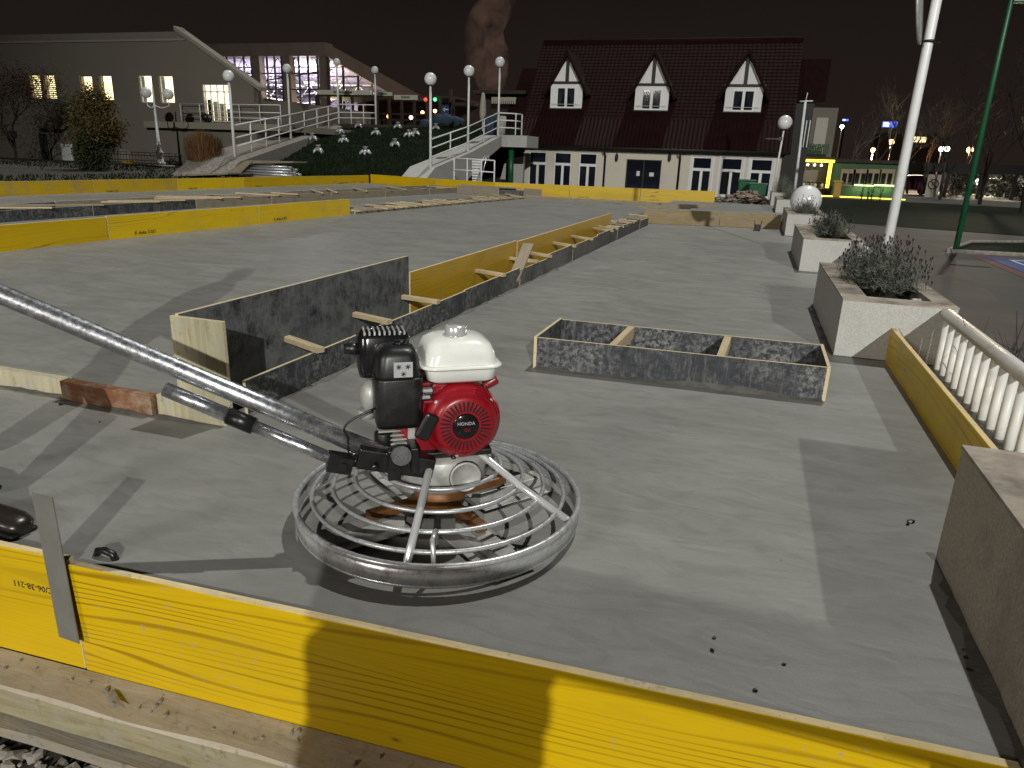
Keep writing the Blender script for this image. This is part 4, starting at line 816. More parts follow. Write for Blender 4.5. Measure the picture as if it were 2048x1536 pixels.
p = at(1562, 278, Y=26); g = MB(); g.box(p + V(-.48, -.02, -.02), p + V(-.06, .0, .02)); g.box(p + V(-.06, -.03, -.05), p + V(.04, 0, .06)); part('arrow_sign', g, M['dark_steel'], l)
p0 = at(1590, 385, Y=30); p1 = at(1611, 203, Y=30); mp = empty('flag_pole', p0, 'thin white pole with a short crossbar at the right corner of the house', 'pole'); g = MB(); g.tube([V(p0.x, p0.y, GZ), V(p1.x, 30, p1.z)], [.055, .045], 12); part('pole', g, M['white'], mp); g = MB(); g.tube([V(p1.x - .2, 30, p1.z), V(p1.x + .25, 30, p1.z + .02)], .025, 6); g.tube([V(p1.x, 30, p1.z), V(p1.x + .03, 30, p1.z + .3)], .015, 6); part('crossbar', g, M['white'], mp)

# ------------------------------------------------------------------ house
HY = 40.0; EZ = 1.80; RY, RZ = 43.9, 7.55; EY = 39.35
hx0 = at(1048, 300, Y=HY).x; hx1 = at(1562, 330, Y=HY).x; ex0 = hx0 - .25; ex1 = hx1 + .35
hs = empty('house', ((hx0 + hx1) / 2, HY, GZ), 'house with dark red roof, three white gabled dormers and pale ground floor', 'house')
def ROOF(x, t): return V(x, EY + (RY - EY) * t, EZ + (RZ - EZ) * t)   # t 0 eave .. 1 ridge
def on_roof(px, py):
    v = CX * (px - 1024) + CD * (py - 768) + CF * 1420; a = ROOF(0, 0); n = V(0, -(RZ - EZ), (RY - EY)); t = (a - CO).dot(n) / v.dot(n); return CO + v * t
# openings on the ground floor (photo measures turned into metres on the wall plane)
def hx(px, py=340): return at(px, py, Y=HY).x
def hz(px, py): return at(px, py, Y=HY).z
doors = [(1057, 1092), (1107, 1142), (1157, 1193), (1383, 1423), (1441, 1484), (1500, 1545)]
zt0 = 1.50; zsill = GZ + .02
wide = (1252, 1322)
ops = [(hx(a), hx(b), zsill, zt0) for a, b in doors] + [(hx(wide[0]), hx(wide[1]), zsill, 1.25)]; ops.sort()
g = MB(); x = hx0
for (a, b, z0, z1) in ops:
    g.box((x, HY, GZ - .3), (a, HY + .3, EZ + .2)); g.box((a, HY, z1), (b, HY + .3, EZ + .2)); x = b
g.box((x, HY, GZ - .3), (hx1, HY + .3, EZ + .2)); g.box((hx0, HY + .31, GZ - .3), (hx0 + .3, 47.5, EZ + .2)); g.box((hx1 - .3, HY + .31, GZ - .3), (hx1, 47.5, EZ + .2)); part('wall', g, M['wall_cream'], hs)
g = MB(); g.box((hx0 + .3, HY + 2.4, GZ), (hx1 - .3, HY + 2.5, EZ)); g.box((hx0 + .3, HY + .3, GZ), (hx1 - .3, HY + 2.4, GZ + .02)); part('room_backdrop', g, M['room'], hs)
for i, (a, b) in enumerate(doors):
    x0, x1 = hx(a), hx(b)
    f = MB(); fw = .07; zm = .86
    f.box((x0, HY + .05, zsill), (x0 + fw, HY + .13, zt0)); f.box((x1 - fw, HY + .05, zsill), (x1, HY + .13, zt0)); f.box((x0 + fw, HY + .05, zt0 - fw), (x1 - fw, HY + .13, zt0)); f.box((x0 + fw, HY + .045, zm - .07), (x1 - fw, HY + .135, zm + .07)); xm = (x0 + x1) / 2; f.box((xm - .07, HY + .045, zsill), (xm + .07, HY + .135, zm - .071)); f.box((x0 + fw, HY + .05, zsill), (x1 - fw, HY + .13, zsill + .14))
    d = part('door', f, M['white_clean'], hs)
    t = MB(); t.box((x0 - .12, HY - .03, zsill), (x0 - .001, HY + .04, zt0 + .1)); t.box((x1 + .001, HY - .03, zsill), (x1 + .12, HY + .04, zt0 + .1)); t.box((x0 - .001, HY - .031, zt0 + .001), (x1 + .001, HY + .039, zt0 + .1)); part('surround', t, M['wall_white'] if i > 2 else M['wall_cream'], d)
    for (u0, u1, v0, v1) in ((x0 + fw, x1 - fw, zm + .07, zt0 - fw), (x0 + fw, xm - .07, zsill + .14, zm - .07), (xm + .07, x1 - fw, zsill + .14, zm - .07)):
        p = MB(); p.box((u0, HY + .085, v0), (u1, HY + .092, v1)); part('pane', p, M['glass'], d)
x0, x1 = hx(wide[0]), hx(wide[1]); f = MB(); f.box((x0, HY + .05, zsill), (x0 + .05, HY + .1, 1.25)); f.box((x1 - .05, HY + .05, zsill), (x1, HY + .1, 1.25)); f.box((x0 + .05, HY + .05, 1.2), (x1 - .05, HY + .1, 1.25)); f.box(((x0 + x1) / 2 - .03, HY + .05, zsill), ((x0 + x1) / 2 + .03, HY + .1, 1.2)); d = part('entrance', f, M['timber_black'], hs)
for u0, u1 in ((x0 + .05, (x0 + x1) / 2 - .03), ((x0 + x1) / 2 + .03, x1 - .05)): p = MB(); p.box((u0, HY + .07, zsill), (u1, HY + .077, 1.2)); part('pane', p, M['glass'], d)
for (px, py, w, h) in ((1276, 347, .17, .25), (1303, 349, .24, .2)): q = at(px, py, Y=HY + .045); p = MB(); p.box((q.x - w / 2, HY + .052, q.z - h / 2), (q.x + w / 2, HY + .058, q.z + h / 2)); part('notice', p, M['paper'], d)
g = MB(); g.box((x0 + .3, HY + 1.2, GZ), (x0 + 1.2, HY + 1.8, GZ + .5)); g.box((x1 - .9, HY + 1.2, GZ), (x1 - .1, HY + 1.8, GZ + .5)); part('counter', g, M['court'], d)
# roof: lower ribbed sheets, upper tiled sheets, both with real profile
def sheet(t0, t1, pitch, amp, rows, step, mat, lift):
    g = MB(); n = int((ex1 - ex0) / pitch) * 4; nv = V(0, -(RZ - EZ), (RY - EY)).normalized(); L = (RZ - EZ); vs = []
    for r in range(rows + 1):
        for e in ((0,) if r in (0, rows) and not step else (0, 1)):
            t = t0 + (t1 - t0) * r / rows
            for i in range(n + 1):
                x = ex0 + (ex1 - ex0) * i / n; ph = i % 4; h = amp * (0, .55, 1, .55)[ph]; s = (step if e == 0 else 0) if step else 0
                vs.append(ROOF(x, t) + nv * (h + lift + (step * (1 if e == 1 else 0))))
    m = n + 1; k = len(vs) // m; g.add(vs, [(j * m + i, j * m + i + 1, (j + 1) * m + i + 1, (j + 1) * m + i) for j in range(k - 1) for i in range(n)]); return g
lo = part('roof', sheet(0, .255, .21, .05, 2, 0, None, .06), M['roof_low'], hs); part('upper_roof', sheet(.25, 1, .23, .03, 24, .016, None, .05), M['roof'], hs)
g = MB(); nv = V(0, -(RZ - EZ), (RY - EY)).normalized()
g.prism([ROOF(ex0, 0), ROOF(ex0, 1), (ex0, RY * 2 - EY, EZ)], (ex1 - ex0, 0, 0)); part('roof_body', g, M['timber_black'], hs)
g = MB(); g.tube([V(ex0, RY, RZ + .05), V(ex1, RY, RZ + .05)], .12, 10); part('ridge', g, M['roof'], hs)
g = MB(); g.tube([V(ex0, EY - .03, EZ - .02), V(ex1, EY - .03, EZ - .02)], .07, 8); part('gutter', g, M['timber_black'], hs)
for px in (1212, 1362): q = hx(px, 310); g = MB(); g.tube([V(q, EY, EZ - .08), V(q, EY + .1, EZ - .2), V(q - .02, HY - .08, EZ - .45), V(q - .02, HY - .08, GZ)], .055, 8); part('downpipe', g, M['timber_black'], hs)
for px in (1233, 1339): q = at(px, 315, Y=HY - .1); g = MB(); g.lathe([(.02, -.22), (.08, -.12), (.09, .1), (.03, .2), (.01, .28)], q, 8); g.box(q + V(-.01, 0, .1), q + V(.01, .12, .14)); part('wall_lantern', g, M['timber_black'], hs)
# dormers
def dormer(pxs):
    (xl, yl), (xr, yr), (xm, ym), ysh = pxs; b = on_roof((xl + xr) / 2, (yl + yr) / 2); Y0 = b.y - .12
    A = at(xl, yl, Y=Y0); Bq = at(xr, yr, Y=Y0); x0, x1 = A.x, Bq.x; zb = (A.z + Bq.z) / 2; za = at(xm, ym, Y=Y0).z; zs = at(xm, ysh, Y=Y0).z; xc = (x0 + x1) / 2
    d = 4.2
    w = MB(); w.box((x0, Y0, zb), (x1, Y0 + .12, zs)); dd = part('dormer_wall', w, M['wall_white'], hs)
    g = MB(); g.prism([(x0 + .06, Y0 + .02, zs + .12), (xc - .09, Y0 + .02, zs + .12), (xc - .09, Y0 + .02, za - .4), (xc - .14, Y0 + .02, za - .42)], (0, .08, 0)); g.prism([(xc + .09, Y0 + .02, zs + .12), (x1 - .06, Y0 + .02, zs + .12), (xc + .14, Y0 + .02, za - .42), (xc + .09, Y0 + .02, za - .4)], (0, .08, 0)); part('gable_panel', g, M['wall_white'], dd)
    t = MB(); t.box((x0 - .12, Y0 - .06, zs), (x1 + .12, Y0 + .08, zs + .13)); t.box((xc - .085, Y0 - .05, zs + .131), (xc + .085, Y0 + .08, za - .25)); part('timber_frame', t, M['timber_black'], dd)
    # roof of the dormer: two pitched slabs, oversailing
    oh = .32; ze = zs - .45; ex = (za - ze) and 1
    r = MB(); wd = (x1 - x0) / 2 + .22; k = (za - zs) / ((x1 - x0) / 2)
    for s in (-1, 1):
        e0 = V(xc, 0, za + .12); e1 = V(xc + s * (wd + .16), 0, za + .12 - (wd + .16) * k); th = .13
        r.add([V(e0.x, Y0 - oh, e0.z), V(e1.x, Y0 - oh, e1.z), V(e1.x, Y0 + d, e1.z), V(e0.x, Y0 + d, e0.z), V(e0.x, Y0 - oh, e0.z - th * 2), V(e1.x - s * .08, Y0 - oh, e1.z - th), V(e1.x - s * .08, Y0 + d, e1.z - th), V(e0.x, Y0 + d, e0.z - th * 2)],
              [(0, 1, 2, 3), (4, 7, 6, 5), (0, 4, 5, 1), (1, 5, 6, 2), (2, 6, 7, 3)])
    part('dormer_roof', r, [M['roof']], dd)
    sd = MB(); sd.box((x0 + .01, Y0 + .121, zb), (x0 + .1, Y0 + 3, zs + .3)); sd.box((x1 - .1, Y0 + .121, zb), (x1 - .01, Y0 + 3, zs + .3)); sd.prism([(x0, Y0 + .125, zs), (x1, Y0 + .125, zs), (xc, Y0 + .125, za)], (0, .1, 0)); part('dormer_cheek', sd, M['timber_black'], dd)
    sl = MB(); sl.box((x0 - .05, Y0 - .1, zb - .06), (x1 + .05, Y0 - .002, zb - .001)); part('sill', sl, M['timber_black'], dd)
    # window
    ww = (x1 - x0) * .52; wx0, wx1 = xc - ww / 2, xc + ww / 2; wz0, wz1 = zb + .08, zb + (zs - zb) * .82
    bk = MB(); bk.box((wx0, Y0 - .01, wz0), (wx1, Y0 - .004, wz1)); part('window_reveal', bk, M['room'], dd)
    f = MB(); fw = .09
    for (u0, u1, v0, v1) in ((wx0 - fw, wx0, wz0 - fw, wz1 + fw), (wx1, wx1 + fw, wz0 - fw, wz1 + fw), (wx0, wx1, wz1, wz1 + fw), (wx0, wx1, wz0 - fw, wz0), (xc - .07, xc + .07, wz0, wz1)): f.box((u0, Y0 - .07, v0), (u1, Y0 - .002, v1))
    wf = part('window', f, M['white_clean'], dd)
    for u0, u1 in ((wx0, xc - .07), (xc + .07, wx1)): p = MB(); p.box((u0, Y0 - .035, wz0), (u1, Y0 - .03, wz1)); part('pane', p, M['glass'], wf)
    for s in (-1, 1):
        c = MB(); xo = wx0 if s < 0 else wx1; n = 8; vs = []
        for i in range(n + 1):
            u = i / n; z = wz1 - (wz1 - wz0) * u; wdt = (ww / 2 - .09) * (.95 - .75 * u ** 1.6); vs += [V(xo, Y0 - .02, z), V(xo - s * wdt * .5, Y0 - .026, z), V(xo - s * wdt, Y0 - .018, z)]
        c.add(vs, [(i * 3 + k_, i * 3 + k_ + 1, i * 3 + k_ + 4, i * 3 + k_ + 3) for i in range(n) for k_ in range(2)]); part('curtain', c, M['curtain'], wf)
    tr_ = MB(); tr_.box((x0 + .08, Y0 - .05, zs - .18), (x1 - .08, Y0 - .02, zs - .14)) if False else tr_.tube([V(x0 + .1, Y0 - .13, zb + .2), V(x1 - .1, Y0 - .13, zb + .2)], .012, 5); part('flower_rail', tr_, M['white_clean'], dd)
for d in ([(1100, 215), (1163, 218), (1134, 106), 168], [(1268, 219), (1335, 222), (1309, 104), 172], [(1447, 222), (1521, 225), (1497, 104), 174]): dormer(d)
# wings of the house: rear left gable and right stair block
a = at(1028, 190, Y=46); g = MB(); g.prism([(a.x - 1.5, 46, 1), (hx0 + 2, 46, 1), (hx0 + 2, 46, at(1076, 137, Y=46).z), (at(1046, 137, Y=46).x, 46, at(1046, 137, Y=46).z)], (0, 4, 0)); part('rear_wing_roof', g, M['roof'], hs)
a = at(1600, 118, Y=44); b = at(1650, 205, Y=44); g = MB(); g.box((a.x - .3, 44, b.z), (b.x, 47, a.z)); part('side_roof', g, M['roof'], hs)
g = MB(); g.box((a.x - .2, 44.2, GZ), (b.x - .5, 46.5, b.z - .05)); part('stair_block', g, M['timber_black'], hs)
for px in (1604, 1612, 1619): q = at(px, 260, Y=44.1); g = MB(); g.box((q.x - .05, 44.1, q.z - .9), (q.x + .0, 44.16, q.z + .5)); part('stair_baluster', g, M['white_clean'], hs)
q0 = at(1623, 215, Y=52); q1 = at(1664, 300, Y=52); g = MB(); g.box((q0.x, 52, GZ), (q1.x, 58, q0.z)); nb = empty('cream_building', (q0.x, 52, GZ), 'plain cream building end just right of the house', 'building'); part('wall', g, M['lb_low'], nb); g = MB(); g.box((q0.x + .4, 51.9, GZ + 2.2), (q1.x - .5, 51.999, q0.z - .6)); part('recessed_panel', g, M['wall_cream'], nb)

# ------------------------------------------------------------------ rubble, bins
g = empty('rubble_pile', (-1.2, 24.6, .0), 'heap of broken concrete and brick before the right-hand doors', 'rubble'); r = MB()
for k in range(150):
    u = random.gauss(0, .35); v = random.gauss(0, .3); h = max(0, .5 - .42 * (abs(u) + abs(v))); c = at(1490, 402, Y=24.4); rock(r, (c.x + u * 1.1, c.y + .5 + v, c.z - .1 + h * random.random() ** .6), random.uniform(.05, .14), k + 50, 0, .6)
o = part('chunks', r, M['rubble'], g); o['kind'] = 'stuff'
def bin_(label, px, py, Y, z0=-.3):
    c = at(px, py, Y=Y); top = c.z; e = empty('wheelie_bin', (c.x, Y, z0), label, 'bin', 'green wheelie bins'); b = MB(); w = .29
    vs = [V(c.x - .22, Y - .24, z0), V(c.x + .22, Y - .24, z0), V(c.x + .22, Y + .2, z0), V(c.x - .22, Y + .2, z0), V(c.x - w, Y - .34, top - .06), V(c.x + w, Y - .34, top - .06), V(c.x + w, Y + .33, top - .06), V(c.x - w, Y + .33, top - .06)]
    b.add(vs, [(0, 3, 2, 1), (0, 1, 5, 4), (1, 2, 6, 5), (2, 3, 7, 6), (3, 0, 4, 7), (4, 5, 6, 7)]); part('body', b, M['bin_green'], e, .02); l_ = MB(); l_.box((c.x - w - .03, Y - .38, top - .06), (c.x + w + .03, Y + .36, top)); part('lid', l_, M['bin_green'], e, .03, 3)
    for s in (-1, 1): w_ = MB(); w_.lathe([(.1, -.03), (.1, .03)], (c.x + s * .25, Y + .25, z0 + .1), 14, 0, Matrix.Rotation(R(90), 4, 'Y')); part('wheel', w_, M['black'], e)
    hb = MB(); hb.tube([V(c.x - w - .03, Y + .38, top - .05), V(c.x + w + .03, Y + .38, top - .05)], .02, 6); part('handle', hb, M['bin_green'], e)
bin_('taller green wheelie bin on the left, behind the rubble', 1495, 359, 27.5); bin_('shorter green wheelie bin on the right, behind the rubble', 1517, 366, 26.6)

# ------------------------------------------------------------------ ramps with railings and globe lamps
def rail_run(e, pts, heights, n_post, r=.028):
    """posts and rails along a polyline of foot points"""
    for h in heights:
        g = MB(); g.tube([p + V(0, 0, h) for p in pts], r, 8); part('rail', g, M['white'], e)
    for k in range(n_post):
        u = k / (n_post - 1) * (len(pts) - 1); i = min(int(u), len(pts) - 2); p = pts[i].lerp(pts[i + 1], u - i); g = MB(); g.tube([p, p + V(0, 0, heights[-1])], r * 1.1, 8); part('post', g, M['white'], e)
# right ramp, along y at x = -12.25
RX = -12.25
foot = [at(858, 332, Y=27), at(938, 301, Y=31), at(1003, 269, Y=35), at(1045, 268, Y=36.2)]
rr_ = empty('ramp', (RX, 30, 0), 'white concrete ramp climbing to the house terrace, right of the lawn', 'ramp')
g = MB(); z = [p.z for p in foot]
prof = [(25.3, -.3), (26.2, z[0] - .45), (27, z[0] - .05), (31, z[1] - .05), (35, z[2] - .05), (39.2, z[2] - .03), (39.2, z[2] - .5), (35, z[2] - .55), (32.5, z[1] - .45), (29.5, -.3)]
g.prism([(RX - .9, y, zz) for y, zz in prof], (1.1, 0, 0)); part('side_wall', g, M['stucco'], rr_)
g = MB(); g.box((RX - .05, 35, z[2] - .57), (RX + 1.5, 37, z[2] - .02)); part('landing', g, M['stucco'], rr_)
g = MB(); gx = at(1022, 330, Y=35.6).x; g.tube([V(gx, 35.6, GZ), V(gx, 35.6, z[2] - .56)], .14, 12); part('green_column', g, M['green_pole'], rr_)
e = empty('railing', (RX, 30, 0), 'white tube railing on the ramp beside the house', 'railing', 'white railings on the ramps')
rail_run(e, [V(RX, 27, z[0]), V(RX, 31, z[1]), V(RX, 35, z[2])], (.33, .67, 1.0), 5); rail_run(e, [V(RX, 35, z[2]), V(RX + .7, 35.6, z[2]), V(at(1043, 268, Y=36.2).x, 36.2, z[2])], (.33, .67, 1.0), 3)
for lab, px, pyb, pyt, Y in (('lowest globe lamp on the ramp beside the house', 860, 332, 158, 27), ('middle globe lamp on the ramp beside the house', 939, 301, 142, 31), ('highest globe lamp on the ramp beside the house', 1001, 269, 124, 35)):
    b = at(px, pyb, Y=Y); t = at(px, pyt, Y=Y); globe_post(lab, (RX, Y, b.z - .2), (RX, Y, t.z), 'globe lamps on the ramps', .05, .235)
# stairs and white barrier under the ramp
e = empty('barrier', at(950, 365, Y=26.5), 'white tube barrier gate standing before the ramp wall', 'barrier'); A = at(908, 362, Y=26.5); Bp = at(988, 368, Y=26.5); hgt = at(910, 316, Y=26.5).z - A.z
for u in (0, .33, .68, 1): p = A.lerp(Bp, u); g = MB(); g.tube([p - V(0, 0, .5), p + V(0, 0, hgt)], .028, 8); part('post', g, M['white'], e)
for h in (0, .5, 1): g = MB(); g.tube([A + V(0, 0, hgt * h), Bp + V(0, 0, hgt * h)], .024, 8); part('rail', g, M['white'], e)
e = empty('pool_ladder', at(960, 350, Y=28), 'white stepped ladder with two curved grab rails behind the barrier', 'ladder'); A = at(942, 365, Y=28); 
for k in range(9): p = at(944, 368 - k * 5.6, Y=28); q = at(962, 368 - k * 5.6, Y=28); g = MB(); g.box(p + V(0, 0, -.03), V(q.x, q.y + .12, q.z + .03)); part('tread', g, M['white'], e)
for px in (966, 973): p = [at(px - 14 + 14 * t, 370 - 55 * t, Y=27.9) for t in (0, .5, 1)] + [at(px + 3, 312, Y=27.9), at(px + 6, 320, Y=27.9)]; g = MB(); g.tube(p, .022, 8); part('grab_rail', g, M['galv'], e)
g = MB(); q0 = at(1006, 370, Y=38); q1 = at(1040, 312, Y=38); g.prism([(q0.x - .3, 38, GZ), (q1.x + .2, 38, GZ), (q1.x + .2, 38, q1.z), (q0.x + .1, 38, q1.z - .2)], (0, .3, 0)); tag(part('stair_wall', g, M['stucco']), 'pale wing wall left of the house doors', 'wall')
# left ramp
LB = [at(470, 314, Y=26.3), at(582, 278, Y=35.5), at(678, 248, Y=45), at(752, 249, Y=46.5)]
e = empty('ramp', LB[0], 'concrete ramp up the left side of the lawn to the glass hall', 'ramp'); g = MB()
p0, p1, p2 = LB[0], LB[1], LB[2]; st = at(430, 345, Y=24.9)
poly = [V(st.x, st.y, -.02), p0 - V(0, 0, .05), p1 - V(0, 0, .05), p2 - V(0, 0, .05)]
vs = [];
for p in poly: vs += [p, p + V(-2.2, 0, 0), V(p.x - 2.2, p.y, -.3), V(p.x + .25, p.y, min(p.z, 9) - .12), V(p.x + .25, p.y, -.3)]
g.add(vs, [(i * 5 + a, i * 5 + b, i * 5 + 5 + b, i * 5 + 5 + a) for i in range(3) for a, b in ((0, 1), (1, 2), (3, 0), (4, 3))]); part('ramp_body', g, M['stone'], e)
e = empty('railing', LB[0], 'white tube railing climbing the left side of the lawn', 'railing', 'white railings on the ramps'); rail_run(e, [LB[0], LB[1], LB[2]], (.4, .75, 1.25), 9, .032); rail_run(e, [LB[2], LB[3]], (.4, .75, 1.25), 4, .032)
for lab, k, pxt, pyt, gr in (('nearest globe lamp on the left ramp', 0, 459, 152, .23), ('second globe lamp up the left ramp', 1, 577, 137, .235), ('third globe lamp at the bend of the left ramp', 2, 672, 124, .235), ('farthest globe lamp at the end of the left ramp railing', 3, 752, 140, .235)):
    b = LB[k]; t = at(pxt, pyt, Y=b.y); globe_post(lab, b, (b.x, b.y, t.z), 'globe lamps on the ramps', .06, gr)
# silver stands wrapped on the lawn
def stand(name='garden_spotlight'):
    e = empty(name, (0, 0, 0), '', 'spotlight'); g = MB(); g.lathe([(.06, .12), (.05, .3), (.10, .36), (.12, .44), (.17, .46), (.17, .50), (.02, .51)], (0, 0, 0), 14); link('head', g.mesh('head', M['alu']), e)
    for k in range(4):
        a = R(90 * k + 30); d = V(math.cos(a), math.sin(a), 0); g = MB(); g.tube([d * .04 + V(0, 0, .22), d * .16 + V(0, 0, .24), d * .30 + V(0, 0, .13), d * .34 + V(0, 0, 0)], [.09, .11, .08, .04], 8); link('foot', g.mesh('foot', M['foil']), e)
    return e
sp = [(560, 299), (625, 282), (637, 307), (679, 268), (687, 286), (717, 256), (752, 271), (731, 311), (790, 294), (796, 258), (818, 275), (830, 272), (872, 261)]
places = ['lowest at left, beside the ramp', 'by the ramp edge, above the lowest left one', 'low at left, third along the bottom', 'high near the bend of the ramp', 'left of centre, mid slope', 'highest, just below the railing bend', 'middle of the lawn, upper half', 'lowest in the middle of the lawn', 'right of centre, mid slope', 'high at right, below the cafe', 'left one of the close pair', 'right one of the close pair', 'farthest right, behind the tall globe lamp']
s0 = stand()
for k, (px, py) in enumerate(sp):
    o = s0 if k == 0 else copy_tree(s0); p = mound_at(px, py); o.location = p; o.rotation_euler = (0, 0, k * 1.1); o.scale = (.85, .85, .85)
    o['label'] = 'silver four-footed lawn stand, ' + places[k]; o['group'] = 'silver stands on the lawn'

# ------------------------------------------------------------------ left building
LY = 36.0
def lb(px, py, Y=LY): return at(px, py, Y=Y)
bl = empty('pale_building', lb(250, 335), 'long grey-beige building with lit windows on the left', 'building')
ztop = lb(200, 66).z; zg = -.1; xr = lb(508, 200).x; pk = lb(355, 55); sl = lb(512, 172); x_l = -60
wins = [(57, 83, 149, 198), (87, 112, 149, 198), (160, 187, 151, 199), (199, 226, 150, 201), (278, 306, 150, 205), (318, 348, 151, 206), (405, 460, 168, 243)]
W_ = [];
for a, b, c, d in wins:
    m = (a + b) / 2; W_.append((lb(a + 1, (c + d) / 2).x, lb(b - 1, (c + d) / 2).x, lb(m, d).z, lb(m, c).z))
g = MB(); x = x_l; tf = lambda x: ztop if x < pk.x else pk.z + (sl.z - pk.z) * (x - pk.x) / (sl.x - pk.x)
zc = min(w[2] for w in W_) ; xs = sorted(set([x_l, pk.x, xr] + [v for w in W_ for v in w[:2]]))
for i in range(len(xs) - 1):
    a, b = xs[i], xs[i + 1]; m = (a + b) / 2; w = [w for w in W_ if w[0] < m < w[1]]; ta, tb = (tf(a + 1e-4), tf(b - 1e-4))
    if w: w = w[0]; g.prism([(a, LY, zg), (b, LY, zg), (b, LY, w[2]), (a, LY, w[2])], (0, .4, 0)); g.prism([(a, LY, w[3]), (b, LY, w[3]), (b, LY, tb), (a, LY, ta)], (0, .4, 0))
    else: g.prism([(a, LY, zg), (b, LY, zg), (b, LY, tb), (a, LY, ta)], (0, .4, 0))
g.box((x_l, LY + .4, zg), (xr - .4, LY + 14, 3.9)); part('wall', g, M['lb_wall'], bl)
g = MB(); g.box((x_l, LY - .08, lb(200, 84).z), (pk.x + .5, LY - .001, lb(200, 80).z)); part('string_course', g, M['lb_low'], bl)
g = MB(); g.prism([(pk.x - .15, LY - .15, pk.z - .15), (pk.x - .15, LY - .15, pk.z + .08), (sl.x + .3, LY - .15, sl.z - .05), (sl.x + .3, LY - .15, sl.z - .25)], (0, .7, 0)); part('sloping_roof', g, M['lb_low'], bl)
for i, (x0, x1, z0, z1) in enumerate(W_):
    r = MB(); r.box((x0, LY + .34, z0), (x1, LY + .36, z1)); big = i == 6
    f = MB(); fw = .05
    f.box((x0, LY + .1, z0), (x0 + fw, LY + .18, z1)); f.box((x1 - fw, LY + .1, z0), (x1, LY + .18, z1)); f.box((x0 + fw, LY + .1, z1 - fw), (x1 - fw, LY + .18, z1)); f.box((x0 + fw, LY + .1, z0), (x1 - fw, LY + .18, z0 + fw))
    if big:
        for u in (.27, .52, .77): f.box((x0 + (x1 - x0) * u - .03, LY + .1, z0 + fw), (x0 + (x1 - x0) * u + .03, LY + .18, z1 - fw))
        zm = z0 + (z1 - z0) * .78; f.box((x0 + fw, LY + .095, zm), (x1 - fw, LY + .185, zm + .07))
    wv = part('window', f, M['white_clean'] if i in (4, 5, 6) else M['frame_tan'], bl)
    part('lit_room', r, M['warm_room2'] if i >= 4 else M['warm_room'], wv)
    p = MB(); p.box((x0 + fw, LY + .135, z0 + fw), (x1 - fw, LY + .14, z1 - fw)); part('pane', p, glass_pane('clear_pane', (.1, .1, .1), .08) if i == 0 else bpy.data.materials['clear_pane'], wv)
    if i in (0, 1):
        for k in range(11): zz = z0 + .08 + (z1 - z0 - .12) * k / 11; s = MB(); s.box((x0 + fw + .12, LY + .2, zz), (x1 - fw, LY + .205, zz + .055)); part('blind_slat', s, M['canvas'], wv)
    if i in (2, 3):
        s = MB(); rr2 = random.Random(i)
        for k in range(70): c = V(rr2.uniform(x0 + .1, x1 - .1), LY + .25, z0 + (z1 - z0) * rr2.random() ** 1.5 * .75); d = V(rr2.uniform(-1, 1), 0, rr2.uniform(-1, 1)) * .09; s.add([c, c + d, c + V(-d.z, 0, d.x) * .7], [(0, 1, 2)])
        part('potted_plant', s, M['leaf_dark'], wv)
    if i in (4, 5): s = MB(); s.box((x0 + fw, LY + .25, z0 + fw), (x0 + fw + .12, LY + .32, z1 - fw)); part('curtain', s, M['canvas'], wv)
    if big:
        for (u, h, m) in ((.36, .55, 'lamp_orange'), (.6, .5, 'canvas'), (.86, .35, 'leaf_dark'), (.15, .6, 'room')): s = MB(); xx = x0 + (x1 - x0) * u; s.box((xx - .14, LY + .22, z0), (xx + .12, LY + .3, z0 + (z1 - z0) * h)); part('room_item', s, M['canvas'] if m == 'lamp_orange' else M[m], wv)
# ground floor band, doors, small windows
def lbx(px0, px1, py0, py1, name, mat, d=.05, depth=0):
    a = lb(px0, (py0 + py1) / 2).x; b = lb(px1, (py0 + py1) / 2).x; z0 = lb((px0 + px1) / 2, py1).z; z1 = lb((px0 + px1) / 2, py0).z; g = MB(); g.box((a, LY - d, z0), (b, LY - .002, z1)); return part(name, g, M[mat], bl)
lbx(82, 98, 268, 334, 'dark_doorway', 'room', .03); lbx(126, 160, 288, 336, 'white_door', 'white', .06); lbx(108, 126, 258, 266, 'vent_window', 'room', .03); lbx(80, 97, 256, 264, 'vent_window', 'room', .03); lbx(16, 34, 262, 276, 'vent_window', 'room', .03); lbx(240, 262, 300, 333, 'wall_hatch', 'lb_low', .04)
lbx(252, 268, 322, 332, 'yellow_box', 'bin_yellow', .3)
zt = lb(420, 246).z; g = MB(); g.box((lb(300, 246).x, LY - .5, zt - .35), (xr + 2, LY - .001, zt)); g.box((xr, LY, zt - .35), (xr + 2, LY + 9, zt - .002)); part('balcony', g, M['lb_low'], bl)
e = empty('railing', lb(440, 246), 'thin grey railing on the balcony of the lit building', 'railing', 'thin balcony railings'); rail_run(e, [V(lb(375, 246).x, LY - .45, zt), V(xr + 2, LY - .45, zt)], (.3, .6, 1.0), 6, .02)
e = empty('railing', lb(300, 333), 'low dark railing along the foot of the lit building', 'railing', 'thin balcony railings'); 
for h in (.3, .75): g = MB(); g.tube([V(lb(225, 333).x, LY - .6, h - .1), V(lb(380, 333).x, LY - .6, h - .1)], .02, 6); part('rail', g, M['dark_steel'], e)
for k in range(14): x = lb(225, 333).x + (lb(380, 333).x - lb(225, 333).x) * k / 13; g = MB(); g.tube([V(x, LY - .6, -.1), V(x, LY - .6, .66)], .015, 5); part('post', g, M['dark_steel'], e)
# balcony barbecue
p = lb(412, 236, LY - .35); g = MB(); g.sphere(p + V(0, 0, .05), .28, 14, 0, (1, 1, .8)); g.tube([p, p - V(0.1, 0, .4)], .02, 6); g.tube([p, p - V(-.1, 0, .4)], .02, 6); tag(part('kettle_barbecue', g, M['black']), 'black kettle barbecue on the balcony before the lit door', 'barbecue')
